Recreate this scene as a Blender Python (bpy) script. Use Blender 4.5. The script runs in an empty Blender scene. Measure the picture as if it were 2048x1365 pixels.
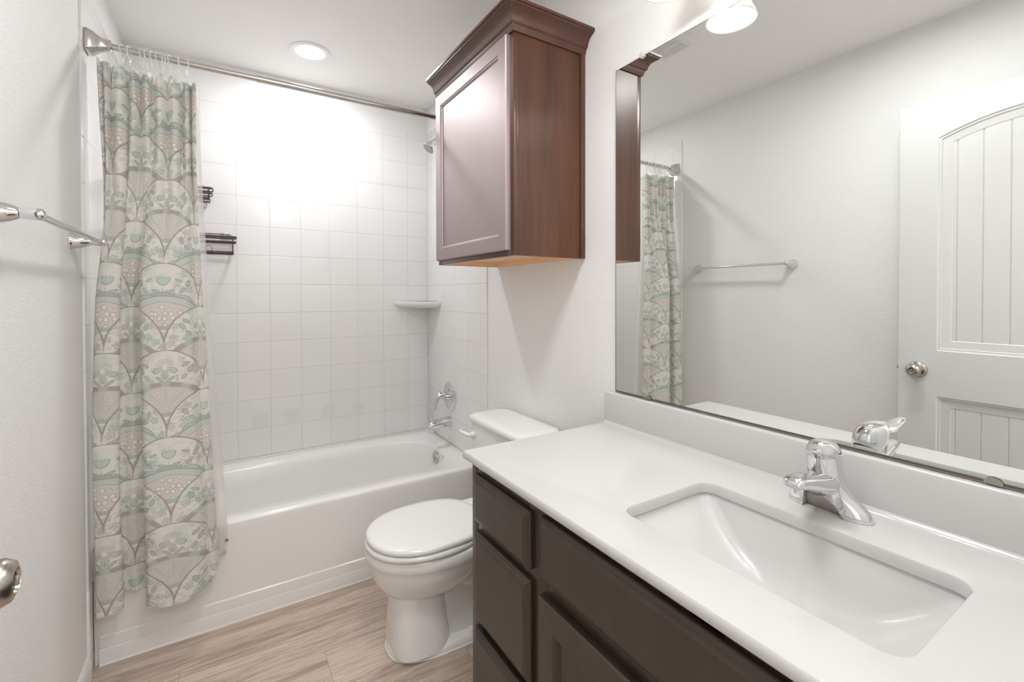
import bpy, bmesh, math, random
from mathutils import Vector, Matrix
PI = math.pi
SC = bpy.context.scene
COL = SC.collection

# ---------------------------------------------------------------- camera
CAM = dict(loc=(0.38921, -2.8435, 1.29099), yaw=32.1935, pitch=-0.73023, roll=-0.09423, f=919.144)
cd = bpy.data.cameras.new('camera')
cam = bpy.data.objects.new('camera', cd); COL.objects.link(cam)
y_, p_, r_ = (math.radians(CAM[k]) for k in ('yaw', 'pitch', 'roll'))
right = Vector((math.cos(y_), -math.sin(y_), 0)); fwd = Vector((math.sin(y_), math.cos(y_), 0)); up = Vector((0, 0, 1))
f2 = fwd*math.cos(p_)+up*math.sin(p_); u2 = up*math.cos(p_)-fwd*math.sin(p_)
r3 = right*math.cos(r_)+u2*math.sin(r_); u3 = u2*math.cos(r_)-right*math.sin(r_)
M = Matrix((r3, u3, -f2)).transposed().to_4x4(); M.translation = Vector(CAM['loc'])
cam.matrix_world = M
cd.sensor_fit = 'HORIZONTAL'; cd.sensor_width = 36.0
cd.lens = CAM['f']/2048*36.0
cd.shift_y = -0.81632*100/2048
cd.clip_start = 0.01; cd.clip_end = 50
SC.camera = cam

# ---------------------------------------------------------------- world, exposure
w = bpy.data.worlds.new('world'); SC.world = w; w.use_nodes = True
bg = w.node_tree.nodes['Background']; bg.inputs[0].default_value = (1, 1, 1, 1); bg.inputs[1].default_value = 0.0
SC.view_settings.view_transform = 'Standard'; SC.view_settings.look = 'None'
SC.view_settings.exposure = 0.26; SC.view_settings.gamma = 1.0
SC.view_settings.use_curve_mapping = False
SC.cycles.use_denoising = True
SC.cycles.max_bounces = 14; SC.cycles.diffuse_bounces = 8; SC.cycles.glossy_bounces = 6
SC.cycles.transparent_max_bounces = 12
SC.cycles.caustics_reflective = True; SC.cycles.caustics_refractive = False
SC.cycles.sample_clamp_indirect = 4.0
P_DOWN = 7.3      # recessed light above the tub, W
P_VAN = 95.0       # radiance of the vanity bulbs
P_HALL = 20.0      # added fill light in the hallway, W
P_ROOM = 9.6      # added fill light on the room ceiling, W

# ---------------------------------------------------------------- dimensions (metres)
W = 1.524          # tile-to-tile width, x = 0 .. W
H = 2.5            # ceiling
YE = -2.89         # entry wall face
TILE = 0.1566
ROW0 = 2.2866; TTOP = 2.338
COL7 = 1.3924
TF = -0.80         # front edge of the tiles
DR = 1.530         # drywall plane right
DL = -0.004        # drywall plane left
RIM = 0.40

# ---------------------------------------------------------------- helpers
def finish(me, smooth=None):
    me.validate()
    if smooth:
        me.polygons.foreach_set('use_smooth', [True]*len(me.polygons))
        try: me.set_sharp_from_angle(angle=math.radians(smooth))
        except Exception: pass
class MB:
    """collects shapes in world coordinates, builds ONE mesh object"""
    def __init__(s): s.bm = bmesh.new(); s.uvs = None
    def _add(s, verts, faces, T=None):
        vs = [s.bm.verts.new((T @ Vector(v)) if T else v) for v in verts]
        out = []
        for f in faces:
            try: out.append(s.bm.faces.new([vs[i] for i in f]))
            except ValueError: pass
        return vs, out
    def box(s, x0, x1, y0, y1, z0, z1, bev=0, seg=2, T=None):
        v = [(x, y, z) for z in (z0, z1) for y in (y0, y1) for x in (x0, x1)]
        f = [(0, 2, 3, 1), (4, 5, 7, 6), (0, 1, 5, 4), (2, 6, 7, 3), (0, 4, 6, 2), (1, 3, 7, 5)]
        vs, fs = s._add(v, f, T)
        if bev:
            es = list({e for fc in fs for e in fc.edges})
            bmesh.ops.bevel(s.bm, geom=es, offset=bev, segments=seg, profile=0.5, affect='EDGES', clamp_overlap=True)
        return s
    def loft(s, rings, closed=True, cap0=False, cap1=False, T=None):
        n = len(rings[0]); verts = [p for r in rings for p in r]; faces = []
        m = n if closed else n-1
        for i in range(len(rings)-1):
            for j in range(m):
                a = i*n+j; b = i*n+(j+1) % n
                faces.append((a, b, b+n, a+n))
        if cap0: faces.append(tuple(range(n-1, -1, -1)))
        if cap1: faces.append(tuple((len(rings)-1)*n+j for j in range(n)))
        s._add(verts, faces, T); return s
    def lathe(s, prof, origin=(0, 0, 0), axis='z', n=32, T=None, cap=True):
        """prof: (radius, height) pairs along axis"""
        o = Vector(origin); rings = []
        for r, h in prof:
            ring = []
            for k in range(n):
                a = 2*PI*k/n; c, d = r*math.cos(a), r*math.sin(a)
                if axis == 'z': q = (c, d, h)
                elif axis == 'x': q = (h, c, d)
                elif axis == '-x': q = (-h, d, c)
                elif axis == 'y': q = (d, h, c)
                else: q = (c, -h, d)
                ring.append(o+Vector(q))
            rings.append(ring)
        s.loft(rings, True, cap and prof[0][0] > 1e-6, cap and prof[-1][0] > 1e-6, T); return s
    def tube(s, pts, r, n=10, caps=True, closed=False, T=None):
        pts = [Vector(p) for p in pts]; rs = r if isinstance(r, (list, tuple)) else [r]*len(pts)
        rings = []; m = len(pts); prev = None
        for i, p in enumerate(pts):
            if closed: t = pts[(i+1) % m]-pts[(i-1) % m]
            else: t = pts[min(i+1, m-1)]-pts[max(i-1, 0)]
            t.normalize()
            if prev is None:
                a = Vector((0, 0, 1)) if abs(t.z) < 0.9 else Vector((1, 0, 0))
                u = t.cross(a).normalized()
            else:
                u = (prev-t*prev.dot(t)).normalized()
            prev = u; v = t.cross(u)
            rings.append([p+(u*math.cos(2*PI*k/n)+v*math.sin(2*PI*k/n))*rs[i] for k in range(n)])
        if closed: rings.append(rings[0])
        s.loft(rings, True, caps and not closed, caps and not closed, T); return s
    def panel(s, y0, y1, z0, z1, x, prof, sgn=-1, xb=None):
        """front in the plane x (facing sgn): nested rectangles, prof = (inset, depth behind x)"""
        rings = []
        if xb is not None: rings.append([(xb, y0, z0), (xb, y1, z0), (xb, y1, z1), (xb, y0, z1)])
        for i, d in prof:
            X = x-sgn*d
            rings.append([(X, y0+i, z0+i), (X, y1-i, z0+i), (X, y1-i, z1-i), (X, y0+i, z1-i)])
        s.loft(rings, True, xb is not None, True); return s
    def build(s, name, mat, parent=None, smooth=35, loc=None, mods=None):
        bm = s.bm
        bmesh.ops.remove_doubles(bm, verts=bm.verts, dist=1e-6)
        bmesh.ops.recalc_face_normals(bm, faces=bm.faces)
        off = Vector(parent['_o']) if parent is not None and '_o' in parent else Vector(loc or (0, 0, 0))
        if off.length: bmesh.ops.translate(bm, verts=bm.verts, vec=-off)
        me = bpy.data.meshes.new(name); bm.to_mesh(me); bm.free()
        mats = mat if isinstance(mat, (list, tuple)) else [mat]
        for m_ in mats: me.materials.append(m_)
        finish(me, smooth)
        o = bpy.data.objects.new(name, me); COL.objects.link(o)
        if parent is not None: o.parent = parent; o['_o'] = tuple(off)
        else: o.location = off; o['_o'] = tuple(off)
        if mods == 'sub':
            md = o.modifiers.new('subdivision', 'SUBSURF'); md.levels = 2; md.render_levels = 2
        return o
def thing(name, label, cat, loc, group=None):
    o = bpy.data.objects.new(name, None); COL.objects.link(o); o.location = loc; o['_o'] = tuple(loc)
    o.empty_display_size = 0.05
    o['label'] = label; o['category'] = cat
    if group: o['group'] = group
    return o
def tag(o, label, cat, group=None):
    o['label'] = label; o['category'] = cat
    if group: o['group'] = group
    return o
def structure(o, label=None, cat=None):
    o['kind'] = 'structure'
    if label: o['label'] = label
    if cat: o['category'] = cat
    return o
def rrect(cx, cy, hx, hy, r, z, n=6):
    """rounded rectangle ring, 4*(n+1) points"""
    r = max(min(r, hx-1e-4, hy-1e-4), 1e-5); out = []
    for qx, qy, a0 in ((1, 1, 0), (-1, 1, 90), (-1, -1, 180), (1, -1, 270)):
        for k in range(n+1):
            a = math.radians(a0+90*k/n)
            out.append((cx+qx*(hx-r)+r*math.cos(a), cy+qy*(hy-r)+r*math.sin(a), z))
    return out
def crs(P, n=6):
    """Catmull-Rom through tuples"""
    out = []
    for i in range(len(P)-1):
        p0 = P[max(i-1, 0)]; p1 = P[i]; p2 = P[i+1]; p3 = P[min(i+2, len(P)-1)]
        for k in range(n):
            t = k/n
            out.append(tuple(0.5*((2*b)+(-a+c)*t+(2*a-5*b+4*c-d)*t*t+(-a+3*b-3*c+d)*t**3) for a, b, c, d in zip(p0, p1, p2, p3)))
    out.append(tuple(P[-1])); return out
def lerp(a, b, t): return a+(b-a)*t
def interp(tab, x):
    if x <= tab[0][0]: return tab[0][1]
    for (a, b), (c, d) in zip(tab, tab[1:]):
        if x <= c: return b+(d-b)*(x-a)/(c-a)
    return tab[-1][1]
def sm(t): t = max(0, min(1, t)); return t*t*(3-2*t)

# ---------------------------------------------------------------- node expressions
class G:
    def __init__(s, nt): s.nt = nt
    def n(s, t): return s.nt.nodes.new(t)
class X:
    """a float in the node tree with arithmetic"""
    def __init__(s, g, v): s.g = g; s.v = v
    def _op(s, op, *a, clamp=False):
        nd = s.g.n('ShaderNodeMath'); nd.operation = op; nd.use_clamp = clamp
        for i, q in enumerate((s,)+a):
            q = q.v if isinstance(q, X) else q
            if isinstance(q, (int, float)): nd.inputs[i].default_value = q
            else: s.g.nt.links.new(q, nd.inputs[i])
        return X(s.g, nd.outputs[0])
    def __add__(s, o): return s._op('ADD', o)
    __radd__ = __add__
    def __sub__(s, o): return s._op('SUBTRACT', o)
    def __rsub__(s, o): return X(s.g, o)._op('SUBTRACT', s)
    def __mul__(s, o): return s._op('MULTIPLY', o)
    __rmul__ = __mul__
    def __truediv__(s, o): return s._op('DIVIDE', o)
    def __neg__(s): return s._op('MULTIPLY', -1.0)
    def __abs__(s): return s._op('ABSOLUTE')
    def min(s, o): return s._op('MINIMUM', o)
    def max(s, o): return s._op('MAXIMUM', o)
    def floor(s): return s._op('FLOOR')
    def mod(s, o): return s._op('FLOORED_MODULO', o)
    def sqrt(s): return s._op('SQRT')
    def sin(s): return s._op('SINE')
    def cos(s): return s._op('COSINE')
    def pow(s, o): return s._op('POWER', o)
    def atan2(s, o): return s._op('ARCTAN2', o)
    def lt(s, o): return s._op('LESS_THAN', o)
    def gt(s, o): return s._op('GREATER_THAN', o)
    def clamp(s): return s._op('ADD', 0.0, clamp=True)
    def below(s, e, w): return ((e-s)/w+0.5).clamp()       # soft s < e
    def above(s, e, w): return ((s-e)/w+0.5).clamp()
def xmix(a, b, f): return a+(b-a)*f
def hyp(a, b): return (a*a+b*b).sqrt()
def mixc(g, a, b, f):
    nd = g.n('ShaderNodeMix'); nd.data_type = 'RGBA'
    f = f.v if isinstance(f, X) else f
    if isinstance(f, (int, float)): nd.inputs[0].default_value = f
    else: g.nt.links.new(f, nd.inputs[0])
    for i, q in ((6, a), (7, b)):
        if isinstance(q, (tuple, list)): nd.inputs[i].default_value = (*q[:3], 1)
        else: g.nt.links.new(q, nd.inputs[i])
    return nd.outputs[2]
def srgb(r, g, b):
    return tuple(((c/255)/12.92 if c/255 <= 0.04045 else ((c/255+0.055)/1.055)**2.4) for c in (r, g, b))
def newmat(name):
    m = bpy.data.materials.new(name); m.use_nodes = True
    nt = m.node_tree; b = nt.nodes['Principled BSDF']; return m, nt, b, G(nt)
def pset(b, **k):
    names = dict(base='Base Color', rough='Roughness', metal='Metallic', ior='IOR', coat='Coat Weight', coatr='Coat Roughness',
                 coatior='Coat IOR', spec='Specular IOR Level', em='Emission Color', es='Emission Strength', trans='Transmission Weight', alpha='Alpha', sub='Subsurface Weight')
    for q, v in k.items():
        i = b.inputs[names[q]]
        i.default_value = (*v, 1) if isinstance(v, tuple) and len(v) == 3 else v
def pos(g):
    nd = g.n('ShaderNodeNewGeometry'); s = g.n('ShaderNodeSeparateXYZ'); g.nt.links.new(nd.outputs['Position'], s.inputs[0])
    return nd.outputs['Position'], X(g, s.outputs[0]), X(g, s.outputs[1]), X(g, s.outputs[2])
def noise(g, vec, scale, detail=3, rough=0.5, dist=0.0, sc=None):
    nd = g.n('ShaderNodeTexNoise'); nd.inputs['Scale'].default_value = scale; nd.inputs['Detail'].default_value = detail
    nd.inputs['Roughness'].default_value = rough; nd.inputs['Distortion'].default_value = dist
    if sc:
        mp = g.n('ShaderNodeMapping'); mp.inputs['Scale'].default_value = sc
        g.nt.links.new(vec, mp.inputs[0]); vec = mp.outputs[0]
    g.nt.links.new(vec, nd.inputs['Vector']); return X(g, nd.outputs[0])
def bump(g, b, h, strength=0.2, dist=0.001):
    nd = g.n('ShaderNodeBump'); nd.inputs['Strength'].default_value = strength; nd.inputs['Distance'].default_value = dist
    g.nt.links.new(h.v if isinstance(h, X) else h, nd.inputs['Height']); g.nt.links.new(nd.outputs[0], b.inputs['Normal']); return nd
def plain(name, col, rough=0.5, **k):
    m, nt, b, g = newmat(name); pset(b, base=col, rough=rough, **k); return m
def noisy(name, col, rough, amt=0.04, scale=8, **k):
    """nearly plain colour with faint wear in colour and gloss"""
    m, nt, b, g = newmat(name); pset(b, rough=rough, **k)
    P, x, y, z = pos(g); n = noise(g, P, scale, 4)
    c2 = tuple(c*(1-amt) for c in col)
    nt.links.new(mixc(g, col, c2, n), b.inputs['Base Color'])
    nt.links.new((n*0.06+(rough-0.03)).v, b.inputs['Roughness']); return m

# ---------------------------------------------------------------- materials
def paint(name, col, strength, scale=190.0):
    m, nt, b, g = newmat(name); pset(b, rough=0.55, spec=0.3)
    P, x, y, z = pos(g)
    n1 = noise(g, P, scale, 2, 0.5, 0.3); n2 = noise(g, P, scale*0.35, 2)
    h = n1.above(0.5, 0.35)*0.7+n2*0.6
    bump(g, b, h, strength, 0.0016)
    nt.links.new(mixc(g, col, tuple(c*0.97 for c in col), noise(g, P, 3, 3)), b.inputs['Base Color'])
    return m
M_WALL = paint('wall_paint', (0.82, 0.817, 0.81), 0.5, 170)
M_CEIL = paint('ceiling_paint', (0.91, 0.90, 0.89), 0.18, 120)
M_RING = noisy('lamp_ring_white', (0.92, 0.915, 0.91), 0.4, 0.02)
M_TRIM = noisy('trim_white', (0.80, 0.795, 0.785), 0.35, 0.03)
M_HALL = paint('hall_paint', (0.86, 0.85, 0.84), 0.2, 150)

def tile_mat(name, u_axis, u0, v0, marks=False):
    m, nt, b, g = newmat(name)
    P, x, y, z = pos(g); u = x if u_axis == 'x' else y
    fu = ((u-u0)/TILE); fv = ((z-v0)/TILE)
    du = abs(fu-(fu+0.5).floor())*TILE; dv = abs(fv-(fv+0.5).floor())*TILE
    d = du.min(dv)
    grout = d.below(0.0013, 0.001)
    cb = g.n('ShaderNodeCombineXYZ')
    nt.links.new(fu.floor().v, cb.inputs[0]); nt.links.new(fv.floor().v, cb.inputs[1])
    wn = g.n('ShaderNodeTexWhiteNoise'); wn.noise_dimensions = '2D'; nt.links.new(cb.outputs[0], wn.inputs['Vector'])
    rnd = X(g, wn.outputs['Value'])
    c1 = mixc(g, (0.84, 0.835, 0.83), (0.82, 0.815, 0.81), rnd)
    if marks:
        mk = None
        for i, (cx, cz, s) in enumerate(((0.556, 0.602, 0.040), (0.717, 0.614, 0.038), (0.908, 0.611, 0.036), (1.08, 0.609, 0.036))):
            q = abs(x-cx).max(abs(z-cz)); rr = hyp(x-cx, z-cz)
            ang = (z-cz).atan2(x-cx)
            k = q.below(s, 0.012)*0.35 + (abs(rr-ang*0.0035-0.014)).below(0.0025, 0.003)*0.5
            mk = k if mk is None else mk+k
        c1 = mixc(g, c1, (0.60, 0.59, 0.58), (mk*noise(g, P, 60, 3)*0.8).clamp())
    c = mixc(g, c1, (0.67, 0.66, 0.645), grout)
    nt.links.new(c, b.inputs['Base Color'])
    nt.links.new((grout*0.5+0.15).v, b.inputs['Roughness'])
    h = d.above(0.002, 0.0035)*1.0+(rnd-0.5)*0.0+noise(g, P, 14, 1)*0.25
    bump(g, b, h, 0.5, 0.0012)
    pset(b, spec=0.5); return m
M_TB = tile_mat('tile_back', 'x', COL7, ROW0, True)
M_TR = tile_mat('tile_side', 'y', -0.418, ROW0)

def wood(name, dark, light, rough, coat=0.0, coatr=0.15, ax='z', scale=1.0, **k):
    m, nt, b, g = newmat(name)
    P, x, y, z = pos(g)
    s = dict(z=(9, 9, 0.55), y=(9, 0.55, 9), x=(0.55, 9, 9))[ax]
    s = tuple(q*scale for q in s)
    big = noise(g, P, 1.2, 4, 0.6, 1.2, s); fine = noise(g, P, 9, 3, 0.6, 0.3, s)
    c = mixc(g, dark, light, (big.above(0.5, 0.5)*0.75+fine.above(0.5, 0.35)*0.25).clamp())
    nt.links.new(c, b.inputs['Base Color'])
    bump(g, b, fine, 0.06, 0.0006)
    pset(b, rough=rough, coat=coat, coatr=coatr, **k); return m
M_ESP = wood('espresso_wood', (0.045, 0.018, 0.018), (0.070, 0.030, 0.030), 0.5, 0.0, 0.50, ior=4.6)
M_ESP.node_tree.nodes['Principled BSDF'].inputs['Specular Tint'].default_value = (1.0, 0.89, 0.90, 1)
M_CROWN = wood('espresso_trim', (0.060, 0.020, 0.011), (0.105, 0.040, 0.021), 0.33, 0.25, 0.2, ax='y')
M_ESPS = wood('espresso_side_panel', (0.030, 0.010, 0.004), (0.118, 0.043, 0.017), 0.42, 0.50, 0.30, scale=0.8, spec=0.25)
M_VAN = wood('vanity_wood', (0.026, 0.016, 0.010), (0.042, 0.027, 0.017), 0.40, 0.4, 0.25, ax='z', coatior=1.45)
M_RAWWOOD = wood('raw_maple', (0.86, 0.53, 0.30), (0.90, 0.60, 0.36), 0.5, ax='y')
M_CHROME = noisy('chrome', (0.80, 0.80, 0.81), 0.07, 0.05, 20, metal=1.0)
M_NICKEL = noisy('brushed_nickel', (0.50, 0.46, 0.42), 0.26, 0.10, 30, metal=1.0)
M_ROD = noisy('satin_rod_metal', (0.62, 0.60, 0.57), 0.20, 0.05, 30, metal=1.0)
M_BRONZE = noisy('bronze_wire', (0.050, 0.018, 0.016), 0.35, 0.2, 60, spec=0.6)
M_PORC = noisy('porcelain', (0.765, 0.76, 0.75), 0.10, 0.02, 4, coat=0.5, coatr=0.05)
M_PLAST = noisy('seat_plastic', (0.77, 0.765, 0.755), 0.16, 0.015, 4)
M_TUB = noisy('tub_enamel', (0.80, 0.79, 0.78), 0.14, 0.03, 5)
M_MARBLE = noisy('cultured_marble', (0.55, 0.547, 0.538), 0.16, 0.02, 5, coat=0.4, coatr=0.06)
M_BASIN = noisy('basin_gel_coat', (0.60, 0.596, 0.588), 0.24, 0.02, 5, coat=0.15, coatr=0.14)
M_CAULK = noisy('caulk', (0.76, 0.73, 0.69), 0.5, 0.1, 40)
M_CAST = noisy('rough_casting', (0.50, 0.46, 0.40), 0.38, 0.2, 80, metal=0.6)
M_BLACK = noisy('dark_rubber', (0.03, 0.03, 0.03), 0.5, 0.2, 40)
M_DOOR = noisy('door_paint', (0.67, 0.67, 0.66), 0.38, 0.02, 5)
M_MAG = plain('magnet_grey', (0.20, 0.20, 0.19), 0.5)
M_RED = plain('red_dot', (0.75, 0.02, 0.03), 0.3)
M_BLUE = plain('blue_dot', (0.02, 0.10, 0.35), 0.3)
M_EDGE = noisy('mirror_channel', (0.17, 0.13, 0.10), 0.35, 0.2, 30, metal=0.6)
def mirror_mat():
    m, nt, b, g = newmat('mirror_silver'); pset(b, base=(0.86, 0.875, 0.86), metal=1.0)
    P, x, y, z = pos(g); vo = g.n('ShaderNodeTexVoronoi'); vo.inputs['Scale'].default_value = 17
    nt.links.new(P, vo.inputs['Vector'])
    sp = X(g, vo.outputs['Distance']).below(0.035, 0.03)
    nt.links.new((sp*0.25+0.0).v, b.inputs['Roughness']); return m
M_MIRROR = mirror_mat()
def emit(name, col, s, vis=None):
    m, nt, b, g = newmat(name); pset(b, base=(0.8, 0.8, 0.8), em=col, es=s); return m
M_LENS = emit('lamp_lens', (1, 0.99, 0.97), 5.0)
M_BULB = emit('lit_bulb', (1, 0.98, 0.95), P_VAN)
def shade_mat():
    m, nt, b, g = newmat('opal_glass'); nt.nodes.remove(b)
    d = g.n('ShaderNodeBsdfDiffuse'); d.inputs[0].default_value = (0.88, 0.86, 0.82, 1)
    t = g.n('ShaderNodeBsdfTranslucent'); t.inputs[0].default_value = (0.9, 0.88, 0.84, 1)
    gl = g.n('ShaderNodeBsdfGlossy'); gl.inputs[1].default_value = 0.08
    a = g.n('ShaderNodeMixShader'); a.inputs[0].default_value = 0.80
    nt.links.new(d.outputs[0], a.inputs[1]); nt.links.new(t.outputs[0], a.inputs[2])
    c = g.n('ShaderNodeMixShader'); c.inputs[0].default_value = 0.05
    nt.links.new(a.outputs[0], c.inputs[1]); nt.links.new(gl.outputs[0], c.inputs[2])
    nt.links.new(c.outputs[0], nt.nodes['Material Output'].inputs[0]); return m
M_SHADE = shade_mat()
def clear_mat(name, col, fac_t, rough=0.2, trans=0.5):
    """thin see-through plastic film"""
    m, nt, b, g = newmat(name); nt.nodes.remove(b)
    d = g.n('ShaderNodeBsdfDiffuse'); d.inputs[0].default_value = (*col, 1)
    tl = g.n('ShaderNodeBsdfTranslucent'); tl.inputs[0].default_value = (*col, 1)
    gl = g.n('ShaderNodeBsdfGlossy'); gl.inputs[1].default_value = rough
    tr = g.n('ShaderNodeBsdfTransparent'); tr.inputs[0].default_value = (0.97, 0.96, 0.95, 1)
    a = g.n('ShaderNodeMixShader'); a.inputs[0].default_value = trans
    nt.links.new(d.outputs[0], a.inputs[1]); nt.links.new(tl.outputs[0], a.inputs[2])
    c = g.n('ShaderNodeMixShader'); c.inputs[0].default_value = 0.12
    nt.links.new(a.outputs[0], c.inputs[1]); nt.links.new(gl.outputs[0], c.inputs[2])
    e = g.n('ShaderNodeMixShader'); e.inputs[0].default_value = fac_t
    nt.links.new(c.outputs[0], e.inputs[1]); nt.links.new(tr.outputs[0], e.inputs[2])
    nt.links.new(e.outputs[0], nt.nodes['Material Output'].inputs[0]); return m
M_LINER = clear_mat('frosted_liner', (0.86, 0.84, 0.81), 0.42, 0.25)
M_CLEAR = clear_mat('clear_plastic', (0.93, 0.94, 0.94), 0.25, 0.08, 0.3)

def floor_mat():
    m, nt, b, g = newmat('vinyl_plank')
    P, x, y, z = pos(g); PW = 0.178; PL = 1.22
    fy = (y+0.735)/PW; row = fy.floor()
    fx = (x+row*0.437+0.62)/PL; colm = fx.floor()
    cb = g.n('ShaderNodeCombineXYZ'); nt.links.new(row.v, cb.inputs[0]); nt.links.new(colm.v, cb.inputs[1])
    wn = g.n('ShaderNodeTexWhiteNoise'); wn.noise_dimensions = '2D'; nt.links.new(cb.outputs[0], wn.inputs['Vector'])
    rnd = X(g, wn.outputs['Value'])
    cv = g.n('ShaderNodeCombineXYZ'); nt.links.new((x*1.3+rnd*7).v, cv.inputs[0]); nt.links.new((y*15).v, cv.inputs[1]); nt.links.new((rnd*31).v, cv.inputs[2])
    g1 = noise(g, cv.outputs[0], 1.6, 5, 0.6, 0.7)
    cv2 = g.n('ShaderNodeCombineXYZ'); nt.links.new((x*5).v, cv2.inputs[0]); nt.links.new((y*150).v, cv2.inputs[1]); nt.links.new((rnd*17).v, cv2.inputs[2])
    g2 = noise(g, cv2.outputs[0], 1.5, 3, 0.6, 0.2)
    vo = g.n('ShaderNodeTexVoronoi'); vo.inputs['Scale'].default_value = 1.0
    cv3 = g.n('ShaderNodeCombineXYZ'); nt.links.new((x*2.6).v, cv3.inputs[0]); nt.links.new((y*7.5).v, cv3.inputs[1])
    nt.links.new(cv3.outputs[0], vo.inputs['Vector'])
    knot = X(g, vo.outputs['Distance']).below(0.10, 0.16)
    light = srgb(212, 193, 177); mid = srgb(182, 163, 148); dk = srgb(128, 111, 99)
    c = mixc(g, mid, light, (g1.above(0.5, 0.35)*0.65+rnd*0.3).clamp())
    c = mixc(g, c, dk, (g1.below(0.42, 0.2)*0.5).clamp())
    c = mixc(g, c, dk, (g2.below(0.45, 0.14)*0.5).clamp())
    c = mixc(g, c, srgb(95, 82, 76), knot*0.75)
    dseam = (abs(fy-(fy+0.5).floor())*PW).min(abs(fx-(fx+0.5).floor())*PL)
    seam = dseam.below(0.0012, 0.001)
    c = mixc(g, c, srgb(84, 70, 60), seam*0.35)
    nt.links.new(c, b.inputs['Base Color'])
    pset(b, rough=0.42); bump(g, b, g2*0.5+g1*0.3-seam, 0.18, 0.0008); return m
M_FLOOR = floor_mat()

def curtain_mat():
    m, nt, b, g = newmat('printed_curtain'); nt.nodes.remove(b)
    uvn = g.n('ShaderNodeUVMap'); uvn.uv_map = 'UVMap'
    sp = g.n('ShaderNodeSeparateXYZ'); nt.links.new(uvn.outputs[0], sp.inputs[0])
    UV = uvn.outputs[0]
    wob = noise(g, UV, 9, 2); wob2 = noise(g, UV, 47, 2)
    u = X(g, sp.outputs[0])+(wob-0.5)*0.010+(wob2-0.5)*0.0022
    v = X(g, sp.outputs[1])+(wob-0.5)*0.008+(wob2-0.5)*0.0022
    w_, hw, q = 0.25, 0.125, 0.1525
    def lat(L):
        uu = u-L*hw; vv = v-L*q
        cu = (uu+hw).mod(w_)-hw
        d = (-vv).mod(2*q)
        par = ((-vv)/(2*q)).floor().mod(2.0)
        return cu, d, par
    c1, d1, p1 = lat(0); c2, d2, p2 = lat(1)
    def gell(cu, d): return hyp(cu/(hw*1.012), (d-q)/q)
    e1 = gell(c1, d1); e2 = gell(c2, d2)
    act1 = d1.lt(q)                       # lattice 1's arch band here
    ge = xmix(e2, e1, act1)               # ellipse value of the active arch
    inside = ge.lt(1.0)
    own1 = xmix(1-inside, inside, act1)   # point belongs to a column of lattice 1
    Xc = xmix(c2, c1, own1); Y = xmix(d2, d1, own1); T = xmix(p2, p1, own1)
    yq = Y/q
    aX = abs(Xc)
    base = srgb(236, 233, 228); cream = srgb(238, 235, 229); teal = srgb(190, 200, 194); teal2 = srgb(166, 179, 173)
    tealL = srgb(208, 218, 212); pinkb = srgb(224, 217, 210); brown = srgb(168, 159, 152); grey = srgb(152, 158, 154); mauve = srgb(176, 166, 161)
    blot = noise(g, UV, 16, 3, 0.6)
    col = mixc(g, base, tealL, (blot.above(0.57, 0.12)*0.55))
    # --- scattered leaves and small flowers at the sides
    sx = g.n('ShaderNodeCombineXYZ'); nt.links.new((u*1.0).v, sx.inputs[0]); nt.links.new((v*1.0).v, sx.inputs[1])
    vo = g.n('ShaderNodeTexVoronoi'); vo.inputs['Scale'].default_value = 26; vo.voronoi_dimensions = '2D'; nt.links.new(sx.outputs[0], vo.inputs['Vector'])
    dist = X(g, vo.outputs['Distance']); vs = g.n('ShaderNodeSeparateXYZ'); nt.links.new(vo.outputs['Position'], vs.inputs[0])
    lx = u-X(g, vs.outputs[0])/1.0; ly = v-X(g, vs.outputs[1])/1.0
    # voronoi position output is in scaled space divided back by Blender; robust: use distance + angle noise
    ang = ly.atan2(lx); pet = (abs((ang*2.5).sin())*0.14+0.20)
    sidezone = (aX.above(0.045, 0.02)).max(yq.above(0.45, 0.2)*yq.below(1.9, 0.1)*aX.above(0.03, 0.01))
    fl = dist.below(pet, 0.03)*sidezone
    col = mixc(g, col, teal, fl*0.5)
    flo = abs(dist-pet).below(0.022, 0.03)*sidezone
    col = mixc(g, col, teal2, flo*0.75)
    col = mixc(g, col, mauve, dist.below(0.06, 0.04)*sidezone*0.6)
    vl = g.n('ShaderNodeTexVoronoi'); vl.inputs['Scale'].default_value = 1.0; vl.voronoi_dimensions = '2D'
    sl = g.n('ShaderNodeCombineXYZ'); nt.links.new((u*40+v*22).v, sl.inputs[0]); nt.links.new((v*75-u*30).v, sl.inputs[1]); nt.links.new(sl.outputs[0], vl.inputs['Vector'])
    lf = X(g, vl.outputs['Distance'])
    col = mixc(g, col, grey, abs(lf-0.26).below(0.03, 0.04)*sidezone*0.5)
    col = mixc(g, col, teal2, lf.below(0.10, 0.06)*sidezone*0.5)
    # --- top flower
    def ellp(cx, cy, rx, ry, rot):
        c, s_ = math.cos(rot), math.sin(rot)
        ax_ = aX-cx; ay = Y-cy
        return hyp((ax_*c+ay*s_)/rx, (ay*c-ax_*s_)/ry)
    isA = 1-T
    fx, fy = Xc, Y-0.062
    r = hyp(fx, fy); th = fx.atan2(fy)          # 0 = straight down
    petr = abs((th*2.6).cos()).pow(0.55)*0.036+0.002
    low = fy.above(-0.006, 0.002)
    pf = r.below(petr, 0.002)*low*isA
    col = mixc(g, col, srgb(196, 200, 194), pf*0.8)
    col = mixc(g, col, grey, abs(r-petr).below(0.0011, 0.0010)*low*isA*0.95)
    spk = abs((th*13).sin()).below(0.45, 0.3)*r.below(0.031, 0.003)*r.above(0.012, 0.003)*(1-low)*abs(fx).below(0.026, 0.004)
    col = mixc(g, col, teal2, spk*isA*0.9)
    col = mixc(g, col, cream, r.below(0.007, 0.002)*isA)
    # tulip for the other kind
    tr = hyp(fx/0.019, (fy+0.008)/0.022)
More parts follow.
